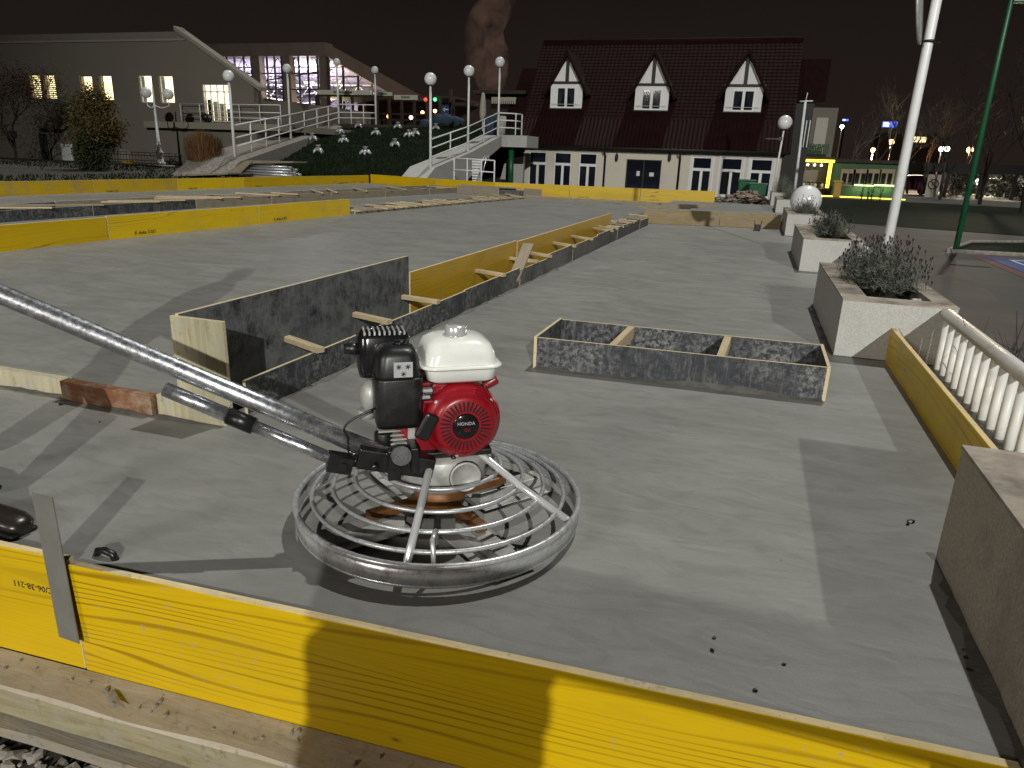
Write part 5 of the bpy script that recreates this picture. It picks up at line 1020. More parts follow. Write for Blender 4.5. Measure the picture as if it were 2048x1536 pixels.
# double globe lamp
b = at(322, 329, Z=-.1); Yd = 32.; b = at(322, 330, Y=Yd); e = empty('street_lamp', b, 'ornate white lamp post with two globes before the lit windows', 'lamp', 'globe lamps on the terrace'); t = at(316, 172, Y=Yd); h = t.z - b.z
g = MB(); g.lathe([(.24, 0), (.24, .12), (.17, .18), (.14, .45), (.2, .6), (.2, .66), (.11, .75), (.09, 1.0), (.13, 1.05), (.08, 1.12), (.06, h * .62), (.05, h * .8), (.03, h)], b, 16); part('pole', g, M['white'], e)
za = at(318, 210, Y=Yd).z
for px, py in ((292, 185), (336, 188)):
    c = at(px, py, Y=Yd); g = MB(); n = 8; g.tube([V(b.x, Yd, za) + (V(c.x, Yd, za - .02) - V(b.x, Yd, za)) * (k / n) + V(0, 0, -.12 * math.sin(math.pi * k / n)) for k in range(n + 1)] + [V(c.x, Yd, c.z - .2)], .025, 6); part('arm', g, M['white'], e); g = MB(); g.sphere(c, .275, 24); part('globe', g, M['globe'], e)
g = MB(); g.box(b + V(-.5, -.5, -.2), b + V(.5, .5, .0)); part('plinth', g, M['stone'], e, .05)

# ------------------------------------------------------------------ glass hall behind
HLY = 58.0
def hl(px, py, Y=HLY): return at(px, py, Y=Y)
ha = empty('glass_hall', hl(600, 240), 'glass-fronted hall with sloping dark fascia and violet-lit steel trusses', 'building')
A, Bq = hl(425, 86), hl(650, 86); xr2 = Bq.x; zf = hl(560, 112).z; ztp = (A.z + Bq.z) / 2; xl2 = hl(400, 200).x; zfl = 2.9
g = MB(); g.box((xl2 - 12, HLY, zf), (xr2, HLY + 1.2, ztp)); part('fascia', g, M['hall'], ha)
# right side wall runs back at an angle, roof sloping down
sideE = at(840, 190, Y=74); side0 = V(xr2, HLY, 0)
g = MB(); g.prism([(xr2, HLY, zf), (xr2, HLY, ztp), (sideE.x, 74, sideE.z), (sideE.x, 74, sideE.z - 1.6)], (-.3, .3, 0)); part('side_fascia', g, M['hall'], ha)
cols = [(505, 520), (566, 580), (638, 650)]
for a, b in cols: x0, x1 = hl(a, 170).x, hl(b, 170).x; g = MB(); g.box((x0, HLY + .1, zfl), (x1, HLY + .9, zf)); part('column', g, M['hall'], ha)
for k, px in enumerate((455, 470, 488, 503, 534, 549, 563, 597, 615, 634)): x = hl(px, 170).x; g = MB(); g.box((x - .06, HLY + .15, zfl), (x + .06, HLY + .3, zf)); part('mullion', g, M['hall_frame'], ha)
for py in (146, 178, 214): z = hl(540, py).z; g = MB(); g.box((xl2 - 12, HLY + .31, z - .05), (xr2, HLY + .42, z + .05)); part('transom', g, M['hall_frame'], ha)
xs = [hl(px, 170).x for px in (440, 455, 470, 488, 505, 520, 534, 549, 566, 580, 597, 615, 638)]
pm = glass_pane('hall_glass', (.05, .05, .06), .12)
for i in range(len(xs) - 1):
    if i in (4, 8): continue
    for z0, z1 in ((zfl, hl(540, 178).z), (hl(540, 178).z, zf)): g = MB(); g.box((xs[i] + .06, HLY + .44, z0), (xs[i + 1] - .06, HLY + .45, z1)); part('pane', g, pm, ha)
for k in range(8):
    g = MB(); u = k / 7; p = V(xr2, HLY, 0).lerp(V(sideE.x, 74, 0), u); zt_ = zf + (sideE.z - 1.6 - zf) * u; g.box((p.x - .25, p.y + .4, zfl), (p.x - .1, p.y + .55, max(zfl + .1, zt_ + .3))); part('side_mullion', g, M['hall_frame'], ha)
# interior: back wall, ceiling, trusses, lamps
zbk = sideE.z - .4; g = MB(); g.box((xl2 - 12, HLY + 16, zfl), (xr2 - .2, HLY + 16.2, zbk)); g.prism([(xl2 - 12, HLY + .6, ztp - .1), (xl2 - 12, HLY + 16, zbk), (xl2 - 12, HLY + 16, zbk + .15), (xl2 - 12, HLY + .6, ztp - .01)], (xr2 - .3 - xl2 + 12, 0, 0)); part('interior_shell', g, M['hall_in'], ha)
for k in range(5):
    y = HLY + 2 + k * 2.6; g = MB(); n = 9; dz = (zbk - ztp) * (y - HLY) / 16; zt_, zb_ = ztp - .5 + dz, max(zfl + 1, ztp - 2.2 + dz * .8) 
    xa, xb = xl2 - 4, xr2 - .6; g.tube([V(xa, y, zt_), V(xb, y, zt_)], .07, 5); g.tube([V(xa, y, zb_ + .6), V((xa + xb) / 2, y, zb_ - .5), V(xb, y, zb_ + .6)], .07, 5)
    for m in range(n): u0, u1 = m / n, (m + .5) / n; g.tube([V(xa + (xb - xa) * u0, y, zt_), V(xa + (xb - xa) * u1, y, zb_ + .2)], .04, 4); g.tube([V(xa + (xb - xa) * u1, y, zb_ + .2), V(xa + (xb - xa) * (m + 1) / n, y, zt_)], .04, 4)
    part('roof_truss', g, M['white'] if k % 2 else M['hall_frame'], ha)
for (px, py, Y) in ((545, 160, 66), (600, 172, 70), (627, 137, 62), (480, 190, 66), (530, 225, 70), (610, 232, 64), (470, 238, 62), (560, 240, 66), (618, 165, 62)):
    p = at(px, py, Y=Y); g = MB(); g.box(p + V(-.5, -.1, -.08), p + V(.5, .1, .08)); part('hall_lamp', g, M['lamp_purple'], ha)
for (px, Y, h) in ((470, 63, 1.2), (495, 64, .8), (540, 62, 1.6), (600, 63, 1.0), (620, 62, 1.3)):
    p = at(px, 244, Y=Y); g = MB(); g.box((p.x - .9, Y, zfl), (p.x + .7, Y + .6, zfl + h)); part('hall_furniture', g, M['court'] if px == 540 else M['wood_dark'], ha)
def point(name, loc, w, col, r=.4):
    d = bpy.data.lights.new(name, 'POINT'); d.energy = w; d.color = col; d.shadow_soft_size = r; o = bpy.data.objects.new(name, d); COL.objects.link(o); o.location = loc; return o
point('hall_lamp_light', (xr2 - 6, HLY + 6, ztp - 2.6), 3000, (.9, .84, 1)); point('hall_lamp_light_warm', (xr2 - 2.2, HLY + 5, zfl + 1.5), 2200, (1, .8, .5)); point('hall_lamp_light_left', (xl2 + 1, HLY + 7, ztp - 3), 2000, (.9, .84, 1))

# ------------------------------------------------------------------ cafe pergola and terrace furniture
CY = 52.0
def cf(px, py, Y=CY): return at(px, py, Y=Y)
ca = empty('cafe_pergola', cf(740, 245), 'dark timber cafe pergola with white sign boards, behind the lawn', 'pergola')
z0 = 2.9
for (a, b, t, bo_) in ((635, 742, 180, 190), (755, 785, 184, 192), (789, 836, 190, 200)):
    p, q = cf(a, t), cf(b, bo_); g = MB(); g.box((p.x, CY - .1, q.z), (q.x, CY, p.z)); sgn = part('sign_board', g, M['sign_white'], ca)
    n = 7; xa = p.x + (q.x - p.x) * .32; 
    for k in range(n): x = xa + (q.x - p.x) * .36 * k / n; s = MB(); s.box((x, CY - .115, q.z + (p.z - q.z) * .3), (x + (q.x - p.x) * .038, CY - .102, q.z + (p.z - q.z) * .72)); part('sign_letter', s, M['sign_green'], sgn)
zr = cf(740, 190).z; xa, xb = cf(632, 215).x, cf(905, 215).x
g = MB(); g.box((xa, CY + .02, zr - .15), (xb, CY + 7, zr)); part('roof_slab', g, M['wood_dark'], ca)
for k in range(12): x = xa + (xb - xa) * k / 11; g = MB(); g.box((x - .09, CY + .05, z0 - .2), (x + .09, CY + .25, zr - .15)); part('post', g, M['wood_dark'], ca)
for k in range(3): g = MB(); h = z0 + .15 + k * .42; g.box((xa, CY + .1, h), (xb, CY + .16, h + .12)); part('rail', g, M['wood_dark'], ca)
g = MB(); g.box((xa, CY + 6.5, z0), (xb, CY + 6.7, zr)); part('back_wall', g, M['wood_dark'], ca)
for (px, py, m) in ((777, 233, 'lamp_orange'), (822, 235, 'lamp_white'), (845, 225, 'lamp_orange'), (870, 222, 'lamp_orange'), (612, 240, 'lamp_white')):
    p = cf(px, py, CY + 3); g = MB(); g.sphere(p, .14, 10); part('lantern', g, M[m], ca)
for px, py, m in ((851, 199, 'sig_red'), (870, 199, 'sig_green')): p = cf(px, py, CY - .2); g = MB(); g.sphere(p, .12, 12); l_ = tag(part('signal_lamp', g, M[m]), ('red' if m == 'sig_red' else 'green') + ' signal light glowing above the cafe terrace', 'light')
p = cf(892, 219, 50); g = MB(); g.box(p + V(-.35, 0, -.3), p + V(.35, .06, .3)); asn = tag(part('arrow_sign', g, M['court']), 'blue square sign with white arrow by the terrace', 'sign'); g = MB(); g.box(p + V(-.2, -.02, -.03), p + V(.2, -.003, .03)); g.prism([p + V(-.26, -.02, 0), p + V(-.08, -.02, -.15), p + V(-.08, -.02, .15)], (0, .015, 0)); part('arrow', g, M['paper'], asn)
for k, (px, py, w, h) in enumerate(((885, 240, 1.1, .5), (912, 243, .8, .45), (860, 246, .6, .4))):
    p = at(px, py + 8, Y=44 + k); g = MB()
    for m in range(5): g.sphere(p + V(random.uniform(-w, w) * .5, random.uniform(-.3, .3), h * .5), h * random.uniform(.5, .8), 10, 0, (1.3, 1, 1))
    tag(part('covered_furniture', g, M['blue_cloth']), 'bundle under blue wrinkled cover, ' + ('largest, above the lawn' if k == 0 else 'beside the closed parasol' if k == 1 else 'smallest, near the tall globe lamp'), 'cover', 'blue covered bundles')
p = at(965, 255, Y=42); t = at(963, 185, Y=42); e = empty('parasol', p, 'closed cream parasol on the terrace left of the house', 'parasol'); h = t.z - p.z
g = MB(); g.lathe([(.02, h), (.1, h * .96), (.17, h * .7), (.2, h * .4), (.16, h * .22), (.04, h * .2)], p, 12); part('canopy', g, M['canvas'], e); g = MB(); g.tube([p - V(0, 0, .5), p + V(0, 0, h * .25)], .03, 6); part('pole', g, M['white'], e)
e = empty('bar_hut', at(1000, 250, Y=46), 'dark timber bar hut with pale awning behind the ramp top', 'hut'); a = at(958, 182, Y=46); b = at(1045, 262, Y=46); g = MB(); g.box((a.x, 46.6, 1), (b.x, 49, a.z - .2)); part('wall', g, M['wood_dark'], e); g = MB(); g.box((a.x - .2, 45.4, a.z - .2), (b.x + .3, 49.2, a.z)); part('roof', g, M['wood_dark'], e)
a = at(983, 194, Y=45.5); b = at(1032, 204, Y=45.5); g = MB(); n = 12
for k in range(n): x = a.x + (b.x - a.x) * k / n; g.prism([(x, 45.5, a.z), (x + (b.x - a.x) / n, 45.5, a.z), (x + (b.x - a.x) / n * .8, 45.45, b.z - .12), (x + (b.x - a.x) / n * .2, 45.45, b.z - .12)], (0, .02, 0))
part('awning', g, M['canvas'], e)
for px, m in ((977, 'blue_cloth'), (1003, 'canvas'), (985, 'blue_cloth')):
    p = at(px, 262, Y=40); g = MB(); g.lathe([(.22, -.3), (.24, .2), (.26, .75), (.2, .78)], p, 12); tag(part('barrel', g, M[m]), {977: 'pale blue barrel on the ramp landing', 1003: 'cream barrel on the ramp landing', 985: 'second pale blue barrel on the landing'}[px], 'barrel', 'barrels on the landing')
e = empty('pergola_frame', at(905, 250, Y=50), 'bare dark pergola frame left of the parasol', 'pergola')
for px in (900, 935): p = at(px, 250, Y=50); g = MB(); g.box(p + V(-.08, 0, -.8), p + V(.08, .2, 2.4)); part('post', g, M['wood_dark'], e)
a = at(897, 208, Y=50); b = at(940, 203, Y=50); g = MB(); g.box((a.x, 50, a.z - .1), (b.x + .3, 52, a.z + .12)); part('beam', g, M['wood_dark'], e)

# ------------------------------------------------------------------ pipes, sheets, bushes and trees on the left
e = empty('pipe_stack', at(520, 350, Z=0), 'stack of galvanised scaffold tubes behind the far yellow boards', 'pipes'); Yp = 25.2; a = at(470, 352, Y=Yp); b = at(582, 350, Y=Yp); r = .055
for row in range(5):
    for k in range(5 - row + 2):
        y = Yp + k * .12 + row * .06; z = .06 + row * .105; j = random.uniform(-.12, .12); g = MB(); g.tube([V(a.x + j + row * .1, y - .0, z), V(b.x + j - row * .05, y, z)], r, 10); part('tube', g, M['galv'], e)
p = at(490, 333, Y=25.1); g = MB(); g.prism([at(440, 352, Y=25.0), at(475, 352, Y=25.0), at(505, 322, Y=25.0), at(492, 321, Y=25.0)], (0, .05, 0)); g.prism([at(492, 321, Y=25.05), at(585, 323, Y=25.05), at(585, 326, Y=25.05), at(494, 326, Y=25.05)], (0, 1.0, 0)); tag(part('plywood_sheet', g, M['wood_grey']), 'thin boards laid over the tube stack', 'boards')
g = MB(); g.prism([at(345, 353, Y=23.5), at(455, 349, Y=23.5), at(455, 346, Y=23.5), at(348, 350, Y=23.5)], (0, 1.5, 0)); tag(part('plywood_sheet', g, M['wood_grey']), 'flat board lying on the verge left of the tubes', 'boards')
def tree(name, label, base, h, spread, seed, depth=5, bark='bark', leaves=None, n_leaf=0, leaf=.06, group=None, r0=None, lean=(0, 0), kids=(2, 3), up=.35, cat='tree', first=.3):
    rr = random.Random(seed); base = V(*base); e = empty(name, base, label, cat, group); g = MB(); tips = []
    def grow(p, d, L, r, k):
        n = 3; pts = [p]; q = p
        for i in range(n):
            d = (d + V(rr.uniform(-1, 1), rr.uniform(-1, 1), rr.uniform(-.5, 1) * up) * .16).normalized(); q = q + d * L / n; pts.append(q)
        g.tube(pts, [r, r * .88, r * .76, r * .62], 5 if k > 2 else 3, cap=False); tips.append((q, k))
        if k <= 0: return
        for c in range(rr.randint(*kids)):
            ax = V(rr.uniform(-1, 1), rr.uniform(-1, 1), rr.uniform(-.3, .6)).normalized(); nd = (d + ax * spread).normalized(); s = pts[rr.randint(1, 3)] if c else q; grow(s, nd, L * rr.uniform(.6, .82), r * .6, k - 1)
    r0 = r0 or h * .022; grow(base, V(lean[0], lean[1], 1).normalized(), h * first, r0, depth)
    part('trunk', g, M[bark], e)
    if leaves:
        f = MB(); tp = [t for t in tips if t[1] <= 2]
        for k in range(n_leaf):
            c, _ = rr.choice(tp); c = c + V(rr.gauss(0, 1), rr.gauss(0, 1), rr.gauss(0, 1)) * h * .05; d = V(rr.uniform(-1, 1), rr.uniform(-1, 1), rr.uniform(-.6, .8)).normalized() * leaf * rr.uniform(.6, 1.3); s = d.orthogonal().normalized() * leaf * .35
            f.add([c - d * .5, c + s, c + d * .5, c - s], [(0, 1, 2, 3)])
        part('crown', f, M[leaves], e)
    return e
b = at(190, 352, Y=25); tree('shrub_tree', 'broad bushy olive-brown tree in the verge, left of the two-globe lamp', (b.x, 25, -.05), 3.7, 1.15, 21, 6, 'bark', 'leaf_olive', 11000, .10, 'trees on the left verge', .08, (.25, 0), (2, 3), .3)
b = at(185, 352, Y=24.6)
def bush(name, label, c, rx, h, n, mat, leaf, seed, up=.5, reed=False, group=None, cat='bush'):
    rr = random.Random(seed); c = V(*c); e = empty(name, c, label, cat, group); f = MB(); st_ = MB()
    for k in range(n):
        a = rr.uniform(0, 6.28); q = rr.random() ** .5; zz = rr.random(); rad = rx * (math.sin(math.pi * (zz * .75 + .22))) * (1 + .18 * math.sin(3 * a + seed))
        p = c + V(math.cos(a) * rad * q, math.sin(a) * rad * q, zz * h)
        if reed: zz2 = zz; rad = rx * (.45 + .62 * math.sin(min(1, zz * 1.15) * 1.9)); p = c + V(math.cos(a) * rad * q, math.sin(a) * rad * q, zz * h * (1.05 - .22 * q)); d = (V(math.cos(a) * .35 * q, math.sin(a) * .35 * q, 1)).normalized() * leaf * rr.uniform(.6, 1.3); s = V(-math.sin(a), math.cos(a), 0) * .008
        else: d = V(rr.uniform(-1, 1), rr.uniform(-1, 1), rr.uniform(-.4, 1)).normalized() * leaf * rr.uniform(.6, 1.3); s = d.orthogonal().normalized() * leaf * .3
        f.add([p - d * .5, p + s, p + d * .5, p - s], [(0, 1, 2, 3)])
    for k in range(12): a = rr.uniform(0, 6.28); st_.tube([c, c + V(math.cos(a) * rx * .6, math.sin(a) * rx * .6, h * rr.uniform(.4, .8))], [.03, .01], 4)
    part('foliage', f, M[mat], e); part('stems', st_, M['bark'], e); return e
bush('bush', 'dark green conical bush below the olive tree', (b.x, 24.6, -.05), .72, 1.9, 5200, 'leaf_dark', .11, 5, group='bushes on the left verge')
b = at(412, 345, Y=26.5); bush('ornamental_grass', 'russet clump of tall dry grass beside the left ramp', (b.x, 26.5, -.05), .78, 1.75, 5200, 'reed', .5, 6, reed=True, group='bushes on the left verge')
b = at(35, 330, Y=31); tree('bare_tree', 'dim bare tree at the left edge before the pale building', (b.x, 31, -.1), 6.5, .8, 33, 6, 'bark', 'twig', 5000, .09, 'trees on the left verge', .09, (0, 0), (2, 3), .35)
for k, (px, py, Y) in enumerate(((60, 348, 24), (85, 350, 23.5), (300, 348, 24.5))): b = at(px, py, Y=Y); twigs('bare_shrub', ['thin bare sapling left of the bushy tree', 'smaller bare sapling beside the first', 'low dry weeds under the two-globe lamp'][k], (b.x, Y, -.05), (5, 4, 14)[k], (.9, .6, .35)[k], .3, k + 20, M['bark'], 'saplings on the verge', r0=.012)

# ------------------------------------------------------------------ kiosk bar, green pavilion and park on the right
KY = 50.0
def kk(px, py, Y=KY): return at(px, py, Y=Y)
ks = empty('kiosk_bar', kk(1615, 392), 'open bar kiosk outlined by yellow light strips right of the house', 'kiosk')
x0, x1 = kk(1571, 350).x, kk(1658, 350).x; zt = kk(1615, 321).z; zb = kk(1615, 374).z
for nm, a, b in (('light_strip', (x0, KY - .05, zt - .08), (x1 + .2, KY + .05, zt + .08)), ('light_strip', (x0 - .05, KY - .045, zb), (x0 + .06, KY + .045, zt - .081)), ('light_strip', (x1 - .1, KY - .045, zb), (x1 + .1, KY + .045, zt - .081))): g = MB(); g.box(a, b); part(nm, g, M['led_yellow'], ks)
g = MB(); g.box((x0 - .1, KY + .06, zt), (x1 + .2, KY + 4, zt + .25)); g.box((x0 - .1, KY + 3.8, GZ), (x1 + .2, KY + 4, zt)); g.box((x0 - .1, KY + .06, GZ), (x0, KY + 3.8, zt)); g.box((x1, KY + .11, GZ), (x1 + .2, KY + 3.8, zt)); part('shell', g, M['wood_dark'], ks)
g = MB(); g.box((x0, KY + .3, zb - .08), (x1, KY + .9, zb)); ct = part('counter', g, M['frame_tan'], ks); g = MB(); g.box((x0, KY + .5, GZ), (x1, KY + .85, zb - .09)); part('counter_front', g, M['wood_dark'], ct)
for px, h, m in ((1600, .25, 'paper'), (1608, .3, 'white'), (1622, .45, 'canvas'), (1632, .28, 'paper'), (1646, .3, 'white')): q = kk(px, 370).x; g = MB(); g.lathe([(.09, zb), (.1, zb + h * .6), (.04, zb + h * .8), (.04, zb + h)], (q, KY + .6, 0), 8); part('counter_item', g, M[m], ks)
q = kk(1589, 345); g = MB(); g.box(q + V(-.35, 1.2, -.5), q + V(.35, 1.5, .45)); part('fridge', g, M['white'], ks)
for k in range(5): q = kk(1590 + k * 14, 327).x; g = MB(); g.sphere((q, KY + 1.0, zt - .25), .07, 8); part('downlight', g, M['lamp_white'], ks)
for k in range(5):
    q = kk(1585 + k * 15, 385).x; g = MB(); g.tube([(q, KY - .8, GZ), (q, KY - .8, GZ + .75)], .04, 6); g.lathe([(.2, GZ + .74), (.2, GZ + .8)], (q, KY - .8, 0), 12); s = part('bar_stool', g, M['wood_dark']); tag(s, ['leftmost bar stool at the kiosk', 'second bar stool from the left at the kiosk', 'middle bar stool at the kiosk', 'fourth bar stool from the left at the kiosk', 'rightmost bar stool at the kiosk'][k], 'stool', 'bar stools at the kiosk')
g = MB(); q = kk(1580, 370); g.lathe([(.16, GZ), (.17, GZ + .7), (.1, GZ + .8)], (q.x, KY - 1, 0), 12); tag(part('red_canister', g, M['red']), 'red canister left of the kiosk counter', 'canister')
e = empty('balcony_terrace', kk(1610, 310), 'green fenced roof terrace above the kiosk', 'terrace'); a = kk(1566, 312); b = kk(1655, 300)
g = MB(); g.box((a.x, KY + .3, zt + .26), (b.x, KY + 4, zt + .4)); part('deck', g, M['wood_dark'], e)
for k in range(22): x = a.x + (b.x - a.x) * k / 21; g = MB(); g.box((x, KY + .3, zt + .4), (x + .09, KY + .34, zt + 1.0)); part('picket', g, M['kiosk_green'], e)
g = MB(); rr2 = random.Random(4)
for k in range(160): c = kk(1618, 298, KY + .6) + V(rr2.gauss(0, .35), rr2.gauss(0, .2), rr2.gauss(0, .2)); d = V(rr2.uniform(-1, 1), rr2.uniform(-1, 1), rr2.uniform(-1, 1)) * .12; g.add([c, c + d, c + d.orthogonal() * .8], [(0, 1, 2)])
part('flower_box', g, M['reed'], e)
gpv = empty('green_pavilion', kk(1730, 398), 'low green pavilion with four tan windows and washed in light', 'building'); x0, x1 = kk(1664, 360).x, kk(1815, 360).x; zt2 = kk(1730, 326).z
g = MB(); g.box((x0, KY + .3, GZ), (x1, KY + 5, zt2)); part('wall', g, M['kiosk_green'], gpv); g = MB(); g.box((x0 - .1, KY, zt2), (x1 + .2, KY + 5.2, zt2 + .2)); part('roof', g, M['wood_dark'], gpv)
g = MB(); zl = kk(1730, 368).z; g.box((x0, KY + .22, zl - .05), (x1, KY + .299, zl + .05)); part('ledge', g, M['kiosk_green'], gpv)
for px in (1695, 1720, 1746, 1773):
    p = kk(px, 355, KY + .25); w, h = .42, .5; f = MB()
    for u0, u1, v0, v1 in ((-w, -w + .12, -h, h), (w - .12, w, -h, h), (-w + .12, w - .12, h - .25, h), (-w + .12, w - .12, -h, -h + .08), (-.05, .05, -h + .08, h - .25)): f.box((p.x + u0, KY + .2, p.z + v0), (p.x + u1, KY + .298, p.z + v1))
    wdw = part('window', f, M['frame_tan'], gpv); f = MB(); f.box((p.x - w + .1, KY + .27, p.z - h + .06), (p.x + w - .1, KY + .29, p.z + h - .2)); part('pane', f, M['glass'], wdw)
for px in (1728, 1768): p = kk(px, 371, KY + .1); g = MB(); g.box((p.x - .55, KY - .02, p.z - .03), (p.x + .55, KY + .06, p.z + .04)); part('wash_lamp', g, M['led_green'], gpv); d = bpy.data.lights.new('wash_lamp_light', 'AREA'); d.shape = 'RECTANGLE'; d.size = 1.1; d.size_y = .08; d.energy = 7; d.color = (1, 1, .6); o = bpy.data.objects.new('wash_lamp_light', d); COL.objects.link(o); o.location = (p.x, KY - .1, p.z - .06); o.rotation_euler = (R(25), 0, 0)
g = MB(); q = kk(1600, 398); g.box((kk(1572, 398).x, KY - 1.6, GZ), (kk(1800, 400).x, KY - 1.5, GZ + .06)); tag(part('light_strip', g, M['led_yellow']), 'glowing yellow strip along the ground before the kiosk', 'light strip')
p = kk(1672, 392, 48.5); g = MB(); g.box((p.x - .2, 48.3, GZ), (p.x + .2, 48.7, GZ + .85)); g.box((p.x - .24, 48.26, GZ + .85), (p.x + .24, 48.74, GZ + .95)); tag(part('litter_bin', g, M['bin_yellow'], None, .02), 'yellow litter bin between kiosk and pavilion', 'bin')
for k, px in enumerate((1722, 1735, 1742, 1760)): p = at(px, 400, Y=44); twigs('sapling', ['leftmost sapling before the green pavilion', 'second sapling before the green pavilion', 'third sapling before the green pavilion', 'rightmost sapling before the green pavilion'][k], (p.x, 44, GZ), 5, 1.3 - .2 * (k % 2), .25, 60 + k, M['bark'], 'saplings before the pavilion', r0=.015)
# dark carport, sign, cars, lit hedge
cp = empty('carport', at(1930, 395, Y=58), 'long dark open shelter across the right background', 'shelter'); a = at(1843, 322, Y=58); b = at(2110, 352, Y=58)
g = MB(); g.box((a.x, 57, b.z), (b.x, 62, a.z - .1)); part('roof', g, M['timber_black'], cp)
for px in (1846, 1893, 1960, 2030): p = at(px, 370, Y=57.2); g = MB(); g.box((p.x - .1, 57.2, GZ), (p.x + .1, 57.4, b.z)); part('post', g, M['timber_black'], cp)
p = at(1866, 372, Y=53); e = empty('no_parking_sign', V(p.x, 53, GZ), 'white rectangular no-parking sign on a post under the shelter', 'sign'); g = MB(); g.box((p.x - .38, 53, p.z - .7), (p.x + .38, 53.04, p.z + .7)); part('panel', g, M['sign_white'], e)
g = MB(); cM = Matrix.Rotation(R(90), 4, 'X'); g.lathe([(.32, .01), (.32, .02), (.26, .02), (.26, .01), (.32, .01)], (p.x, 53, p.z + .1), 24, 0, cM); g.box((-.3, -.025, -.03), (.3, -.012, .03), M=Matrix.Translation(V(p.x, 53, p.z + .1)) @ Matrix.Rotation(R(45), 4, 'Y')); part('prohibition_ring', g, M['court_red'], e)
me = text_mesh('P', .42, .004); me.materials.append(M['black']); t = link('lettering', me, e); t.location = V(p.x, 52.985, p.z + .1) - V(p.x, 53, GZ); t.rotation_euler = (R(90), 0, 0)
g = MB(); g.tube([(p.x, 53.08, GZ), (p.x, 53.08, p.z)], .04, 6); part('post', g, M['galv'], e)
def car(label, c, body, rz=0):
    e = empty('parked_car', c, label, 'car', 'cars parked in the background', rz); g = MB(); prof = [(-2.0, .35), (-2.05, .7), (-1.5, .82), (-.9, 1.3), (.7, 1.35), (1.35, .88), (2.0, .75), (2.1, .35)]; g.prism([(x, -.8, z) for x, z in prof], (0, 1.6, 0)); o = link('body', g.mesh('body', body), e); bev(o, .08, 3)
    g = MB(); g.prism([(-1.35, -.812, .86), (-.85, -.812, 1.22), (.62, -.812, 1.26), (1.1, -.812, .9)], (0, 1.624, 0)); link('side_windows', g.mesh('side_windows', M['glass']), e)
    for x in (-1.3, 1.3):
        for y in (-.8, .62): g = MB(); g.lathe([(.31, 0), (.31, .18), (.18, .19)], (x, y, .31), 18, 0, Matrix.Rotation(R(-90), 4, 'X')); w = link('wheel', g.mesh('wheel', M['black']), e)
    for y in (-.6, .6): g = MB(); g.sphere((2.03, y, .62), .1, 8, 0, (.5, 1.3, .7)); link('headlight', g.mesh('headlight', M['paper']), e); g = MB(); g.sphere((-2.02, y, .66), .09, 8, 0, (.5, 1.3, .7)); link('tail_light', g.mesh('tail_light', M['red']), e)
    return e
p = at(1815, 375, Y=60); car('dark red car parked left of the shelter', (p.x, 60, GZ), M['car_dark'], R(10)); p = at(1822, 352, Y=72); car('silver car parked behind the red one', (p.x, 72, GZ), M['car'], R(5)); p = at(1985, 380, Y=70); car('silver car half hidden behind the hedge at right', (p.x, 70, GZ), M['car'], R(4)); p = at(2030, 372, Y=76); car('pale car at the far right behind the hedge', (p.x, 76, GZ), M['car'], R(-6))
for k, (px, rx, h) in enumerate(((1905, 1.1, 1.9), (1940, 1.4, 2.2), (2000, 1.3, 1.8), (2040, 1.5, 2.4))): p = at(px, 395, Y=63); bush('hedge_bush', ['sparse lit bush below the shelter, leftmost', 'tall pale lit bush behind the green pole', 'lit bush between shelter posts at right', 'dense bush at the right edge'][k], (p.x, 63, GZ), rx, h, 900, 'lav', .22, 40 + k, group='lit bushes behind the shelter')
point('car_park_lamp_light', at(1960, 300, Y=70), 9000, (1, .9, .62), .3); point('car_park_lamp_light_red', at(1825, 330, Y=64), 500, (1, .6, .4), .2)
# bare trees
bt = [(1693, 400, 58, 8, 'pale'), (1760, 400, 70, 9, 'bark'), (1812, 398, 62, 7.5, 'bark'), (1880, 400, 52, 8, 'pale'), (1915, 400, 66, 10, 'bark'), (1960, 405, 48, 9, 'bark'), (2045, 420, 40, 9, 'bark'), (1735, 395, 85, 9, 'bark'), (1790, 395, 88, 10, 'bark'), (1850, 390, 90, 10, 'bark')]
lb_ = ['slender pale bare tree just right of the cream building', 'bare tree rising behind the pavilion', 'forked bare tree left of the shelter', 'pale-trunked bare tree beside the no-parking sign', 'tall bare tree behind the shelter', 'bare tree right of the tall white pole', 'bare tree at the far right edge', 'orange-lit bare tree behind the pavilion roof', 'orange-lit bare tree next to the white pole', 'bare tree between the white pole and the shelter']
for k, (px, py, Y, h, bk_) in enumerate(bt): p = at(px, py, Y=Y); tree('bare_tree', lb_[k], (p.x, Y, GZ), h, .62, 70 + k, 6, 'bark_pale' if bk_ == 'pale' else 'bark', None, 0, .1, 'bare trees in the park', h * .012, (0, 0), (2, 3), .5)
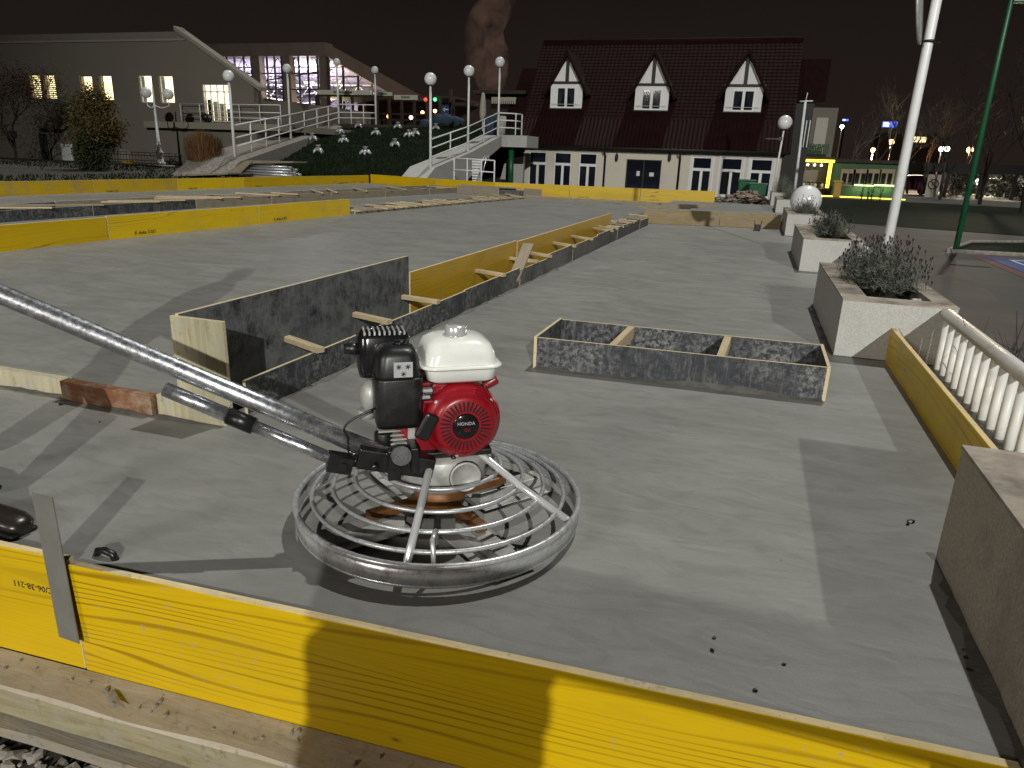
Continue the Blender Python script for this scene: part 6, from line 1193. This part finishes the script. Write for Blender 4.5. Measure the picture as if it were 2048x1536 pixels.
# distant lamps
def far_lamp(label, px, py, Y, mat, r, w, col, pair=None, grp='street lamps in the distance'):
    p = at(px, py, Y=Y); e = empty('street_lamp', V(p.x, Y, GZ), label, 'lamp', grp); g = MB(); g.tube([(p.x, Y, GZ), (p.x, Y, p.z)], .07, 6); part('pole', g, M['galv'], e); g = MB(); g.sphere(p, r, 10)
    if pair: q = at(pair, py, Y=Y); g.sphere(q, r, 10); g.tube([p, q], .05, 5)
    part('lamp_head', g, M[mat], e)
    if w: point('street_lamp_light', p - V(0, .6, .5), w, col, .2)
far_lamp('twin white street lamp in the right distance', 1883, 298, 100, 'lamp_white', .3, 0, (1, 1, 1), 1894); far_lamp('orange street lamp right of the twin lamp', 1940, 300, 95, 'lamp_orange', .35, 900, (1, .45, .18)); far_lamp('orange street lamp glowing through branches behind the pavilion', 1783, 284, 92, 'lamp_orange', .3, 2500, (1, .42, .18)); far_lamp('orange street lamp low behind the pavilion', 1746, 300, 90, 'lamp_orange', .25, 1800, (1, .42, .18)); far_lamp('single white lamp right of the cream building', 1684, 253, 120, 'lamp_white', .28, 0, (1, 1, 1))
for (lab, px, py, w, h, Y) in (('bright blue and white lit billboard far away', 1780, 249, 4.2, 1.7, 260), ('small blue lit sign far away above the pavilion', 1691, 240, 1.7, .55, 260)):
    p = at(px, py, Y=Y); e = empty('billboard', V(p.x, Y, GZ), lab, 'billboard', 'lit billboards'); g = MB(); g.box((p.x - w / 2, Y, p.z - h / 2), (p.x + w / 2, Y + .4, p.z + h / 2)); part('panel', g, M['board_blue'], e); g = MB(); g.box((p.x - w * .46, Y - .06, p.z - h * .38), (p.x - .05, Y - .002, p.z + h * .38)); part('picture', g, M['board_white'], e); g = MB(); g.tube([(p.x, Y + .2, GZ), (p.x, Y + .2, p.z - h / 2)], .25, 8); part('mast', g, M['dark_steel'], e)
p = at(1836, 270, Y=150); e = empty('tower_block', V(p.x, 150, GZ), 'dim apartment tower with one lit corner far right', 'building'); g = MB(); g.box((p.x - 6, 150, GZ), (p.x + 5, 160, p.z + .2)); part('wall', g, M['wood_dark'], e); g = MB(); g.box((p.x - 1.6, 149.9, p.z - 1.2), (p.x + 1.4, 149.99, p.z - .3)); part('window', g, M['warm_room'], e)

# ------------------------------------------------------------------ smoke plume behind the cafe
a = [at(px, py, Y=130) for px, py in ((985, 195), (982, 150), (972, 115), (965, 80), (972, 45), (990, 15), (1000, -20), (1005, -60))]; g = MB(); g.tube(a, [1.8, 3.2, 4.4, 4.0, 3.4, 3.2, 3.4, 3.6], 20)
t = NT('smoke'); t.n.remove(t.b); v = t.coord(rnd=False); pv = t.new('ShaderNodeVolumePrincipled'); pv.inputs['Color'].default_value = (.85, .52, .4, 1); nz = t.noise(v, .26, 6, .65, .9); gn = t.n.new('ShaderNodeTexCoord'); gm = t.n.new('ShaderNodeMapping'); gm.inputs['Location'].default_value = (-.5, -.5, -.45); t.l.new(gn.outputs['Generated'], gm.inputs['Vector']); sx_ = t.n.new('ShaderNodeSeparateXYZ'); t.l.new(gm.outputs[0], sx_.inputs[0]); rad = t.math('ADD', t.math('POWER', sx_.outputs['X'], 2.0), t.math('POWER', sx_.outputs['Y'], 2.0)); t.l.new(t.math('MULTIPLY', t.ramp(nz, [(.42, 0.), (.70, .34)]), t.ramp(rad, [(.02, 1.), (.2, 0.)])), pv.inputs['Density']); t.l.new(pv.outputs[0], t.out.inputs['Volume'])
sm_o = part('smoke_plume', g, t.m); bmn = bmesh.new(); bmn.from_mesh(sm_o.data); bmesh.ops.recalc_face_normals(bmn, faces=bmn.faces); bmn.to_mesh(sm_o.data); bmn.free()
tag(sm_o, 'rust-tinted smoke plume rising behind the cafe', 'smoke', kind='stuff')

# ------------------------------------------------------------------ floodlight mast behind the camera, and an added mast for the fill spot
for lab, p in (('tall floodlight mast far behind the viewer', FA), ('added mast for the fill spot, to the left behind the viewer', FB)):
    e = empty('flood_and_fill_mast', V(p.x, p.y, GZ), lab, 'floodlight', 'site floodlights'); d = V(p.x, p.y, 0).normalized(); q = p + d * .9; g = MB(); g.tube([V(q.x, q.y, GZ), V(q.x, q.y, p.z)], [.22, .12], 10); part('mast', g, M['galv'], e); g = MB(); g.box(q + V(-.6, -.15, -.1), q + V(.6, .15, .5)); part('lamp_head', g, M['dark_steel'], e)
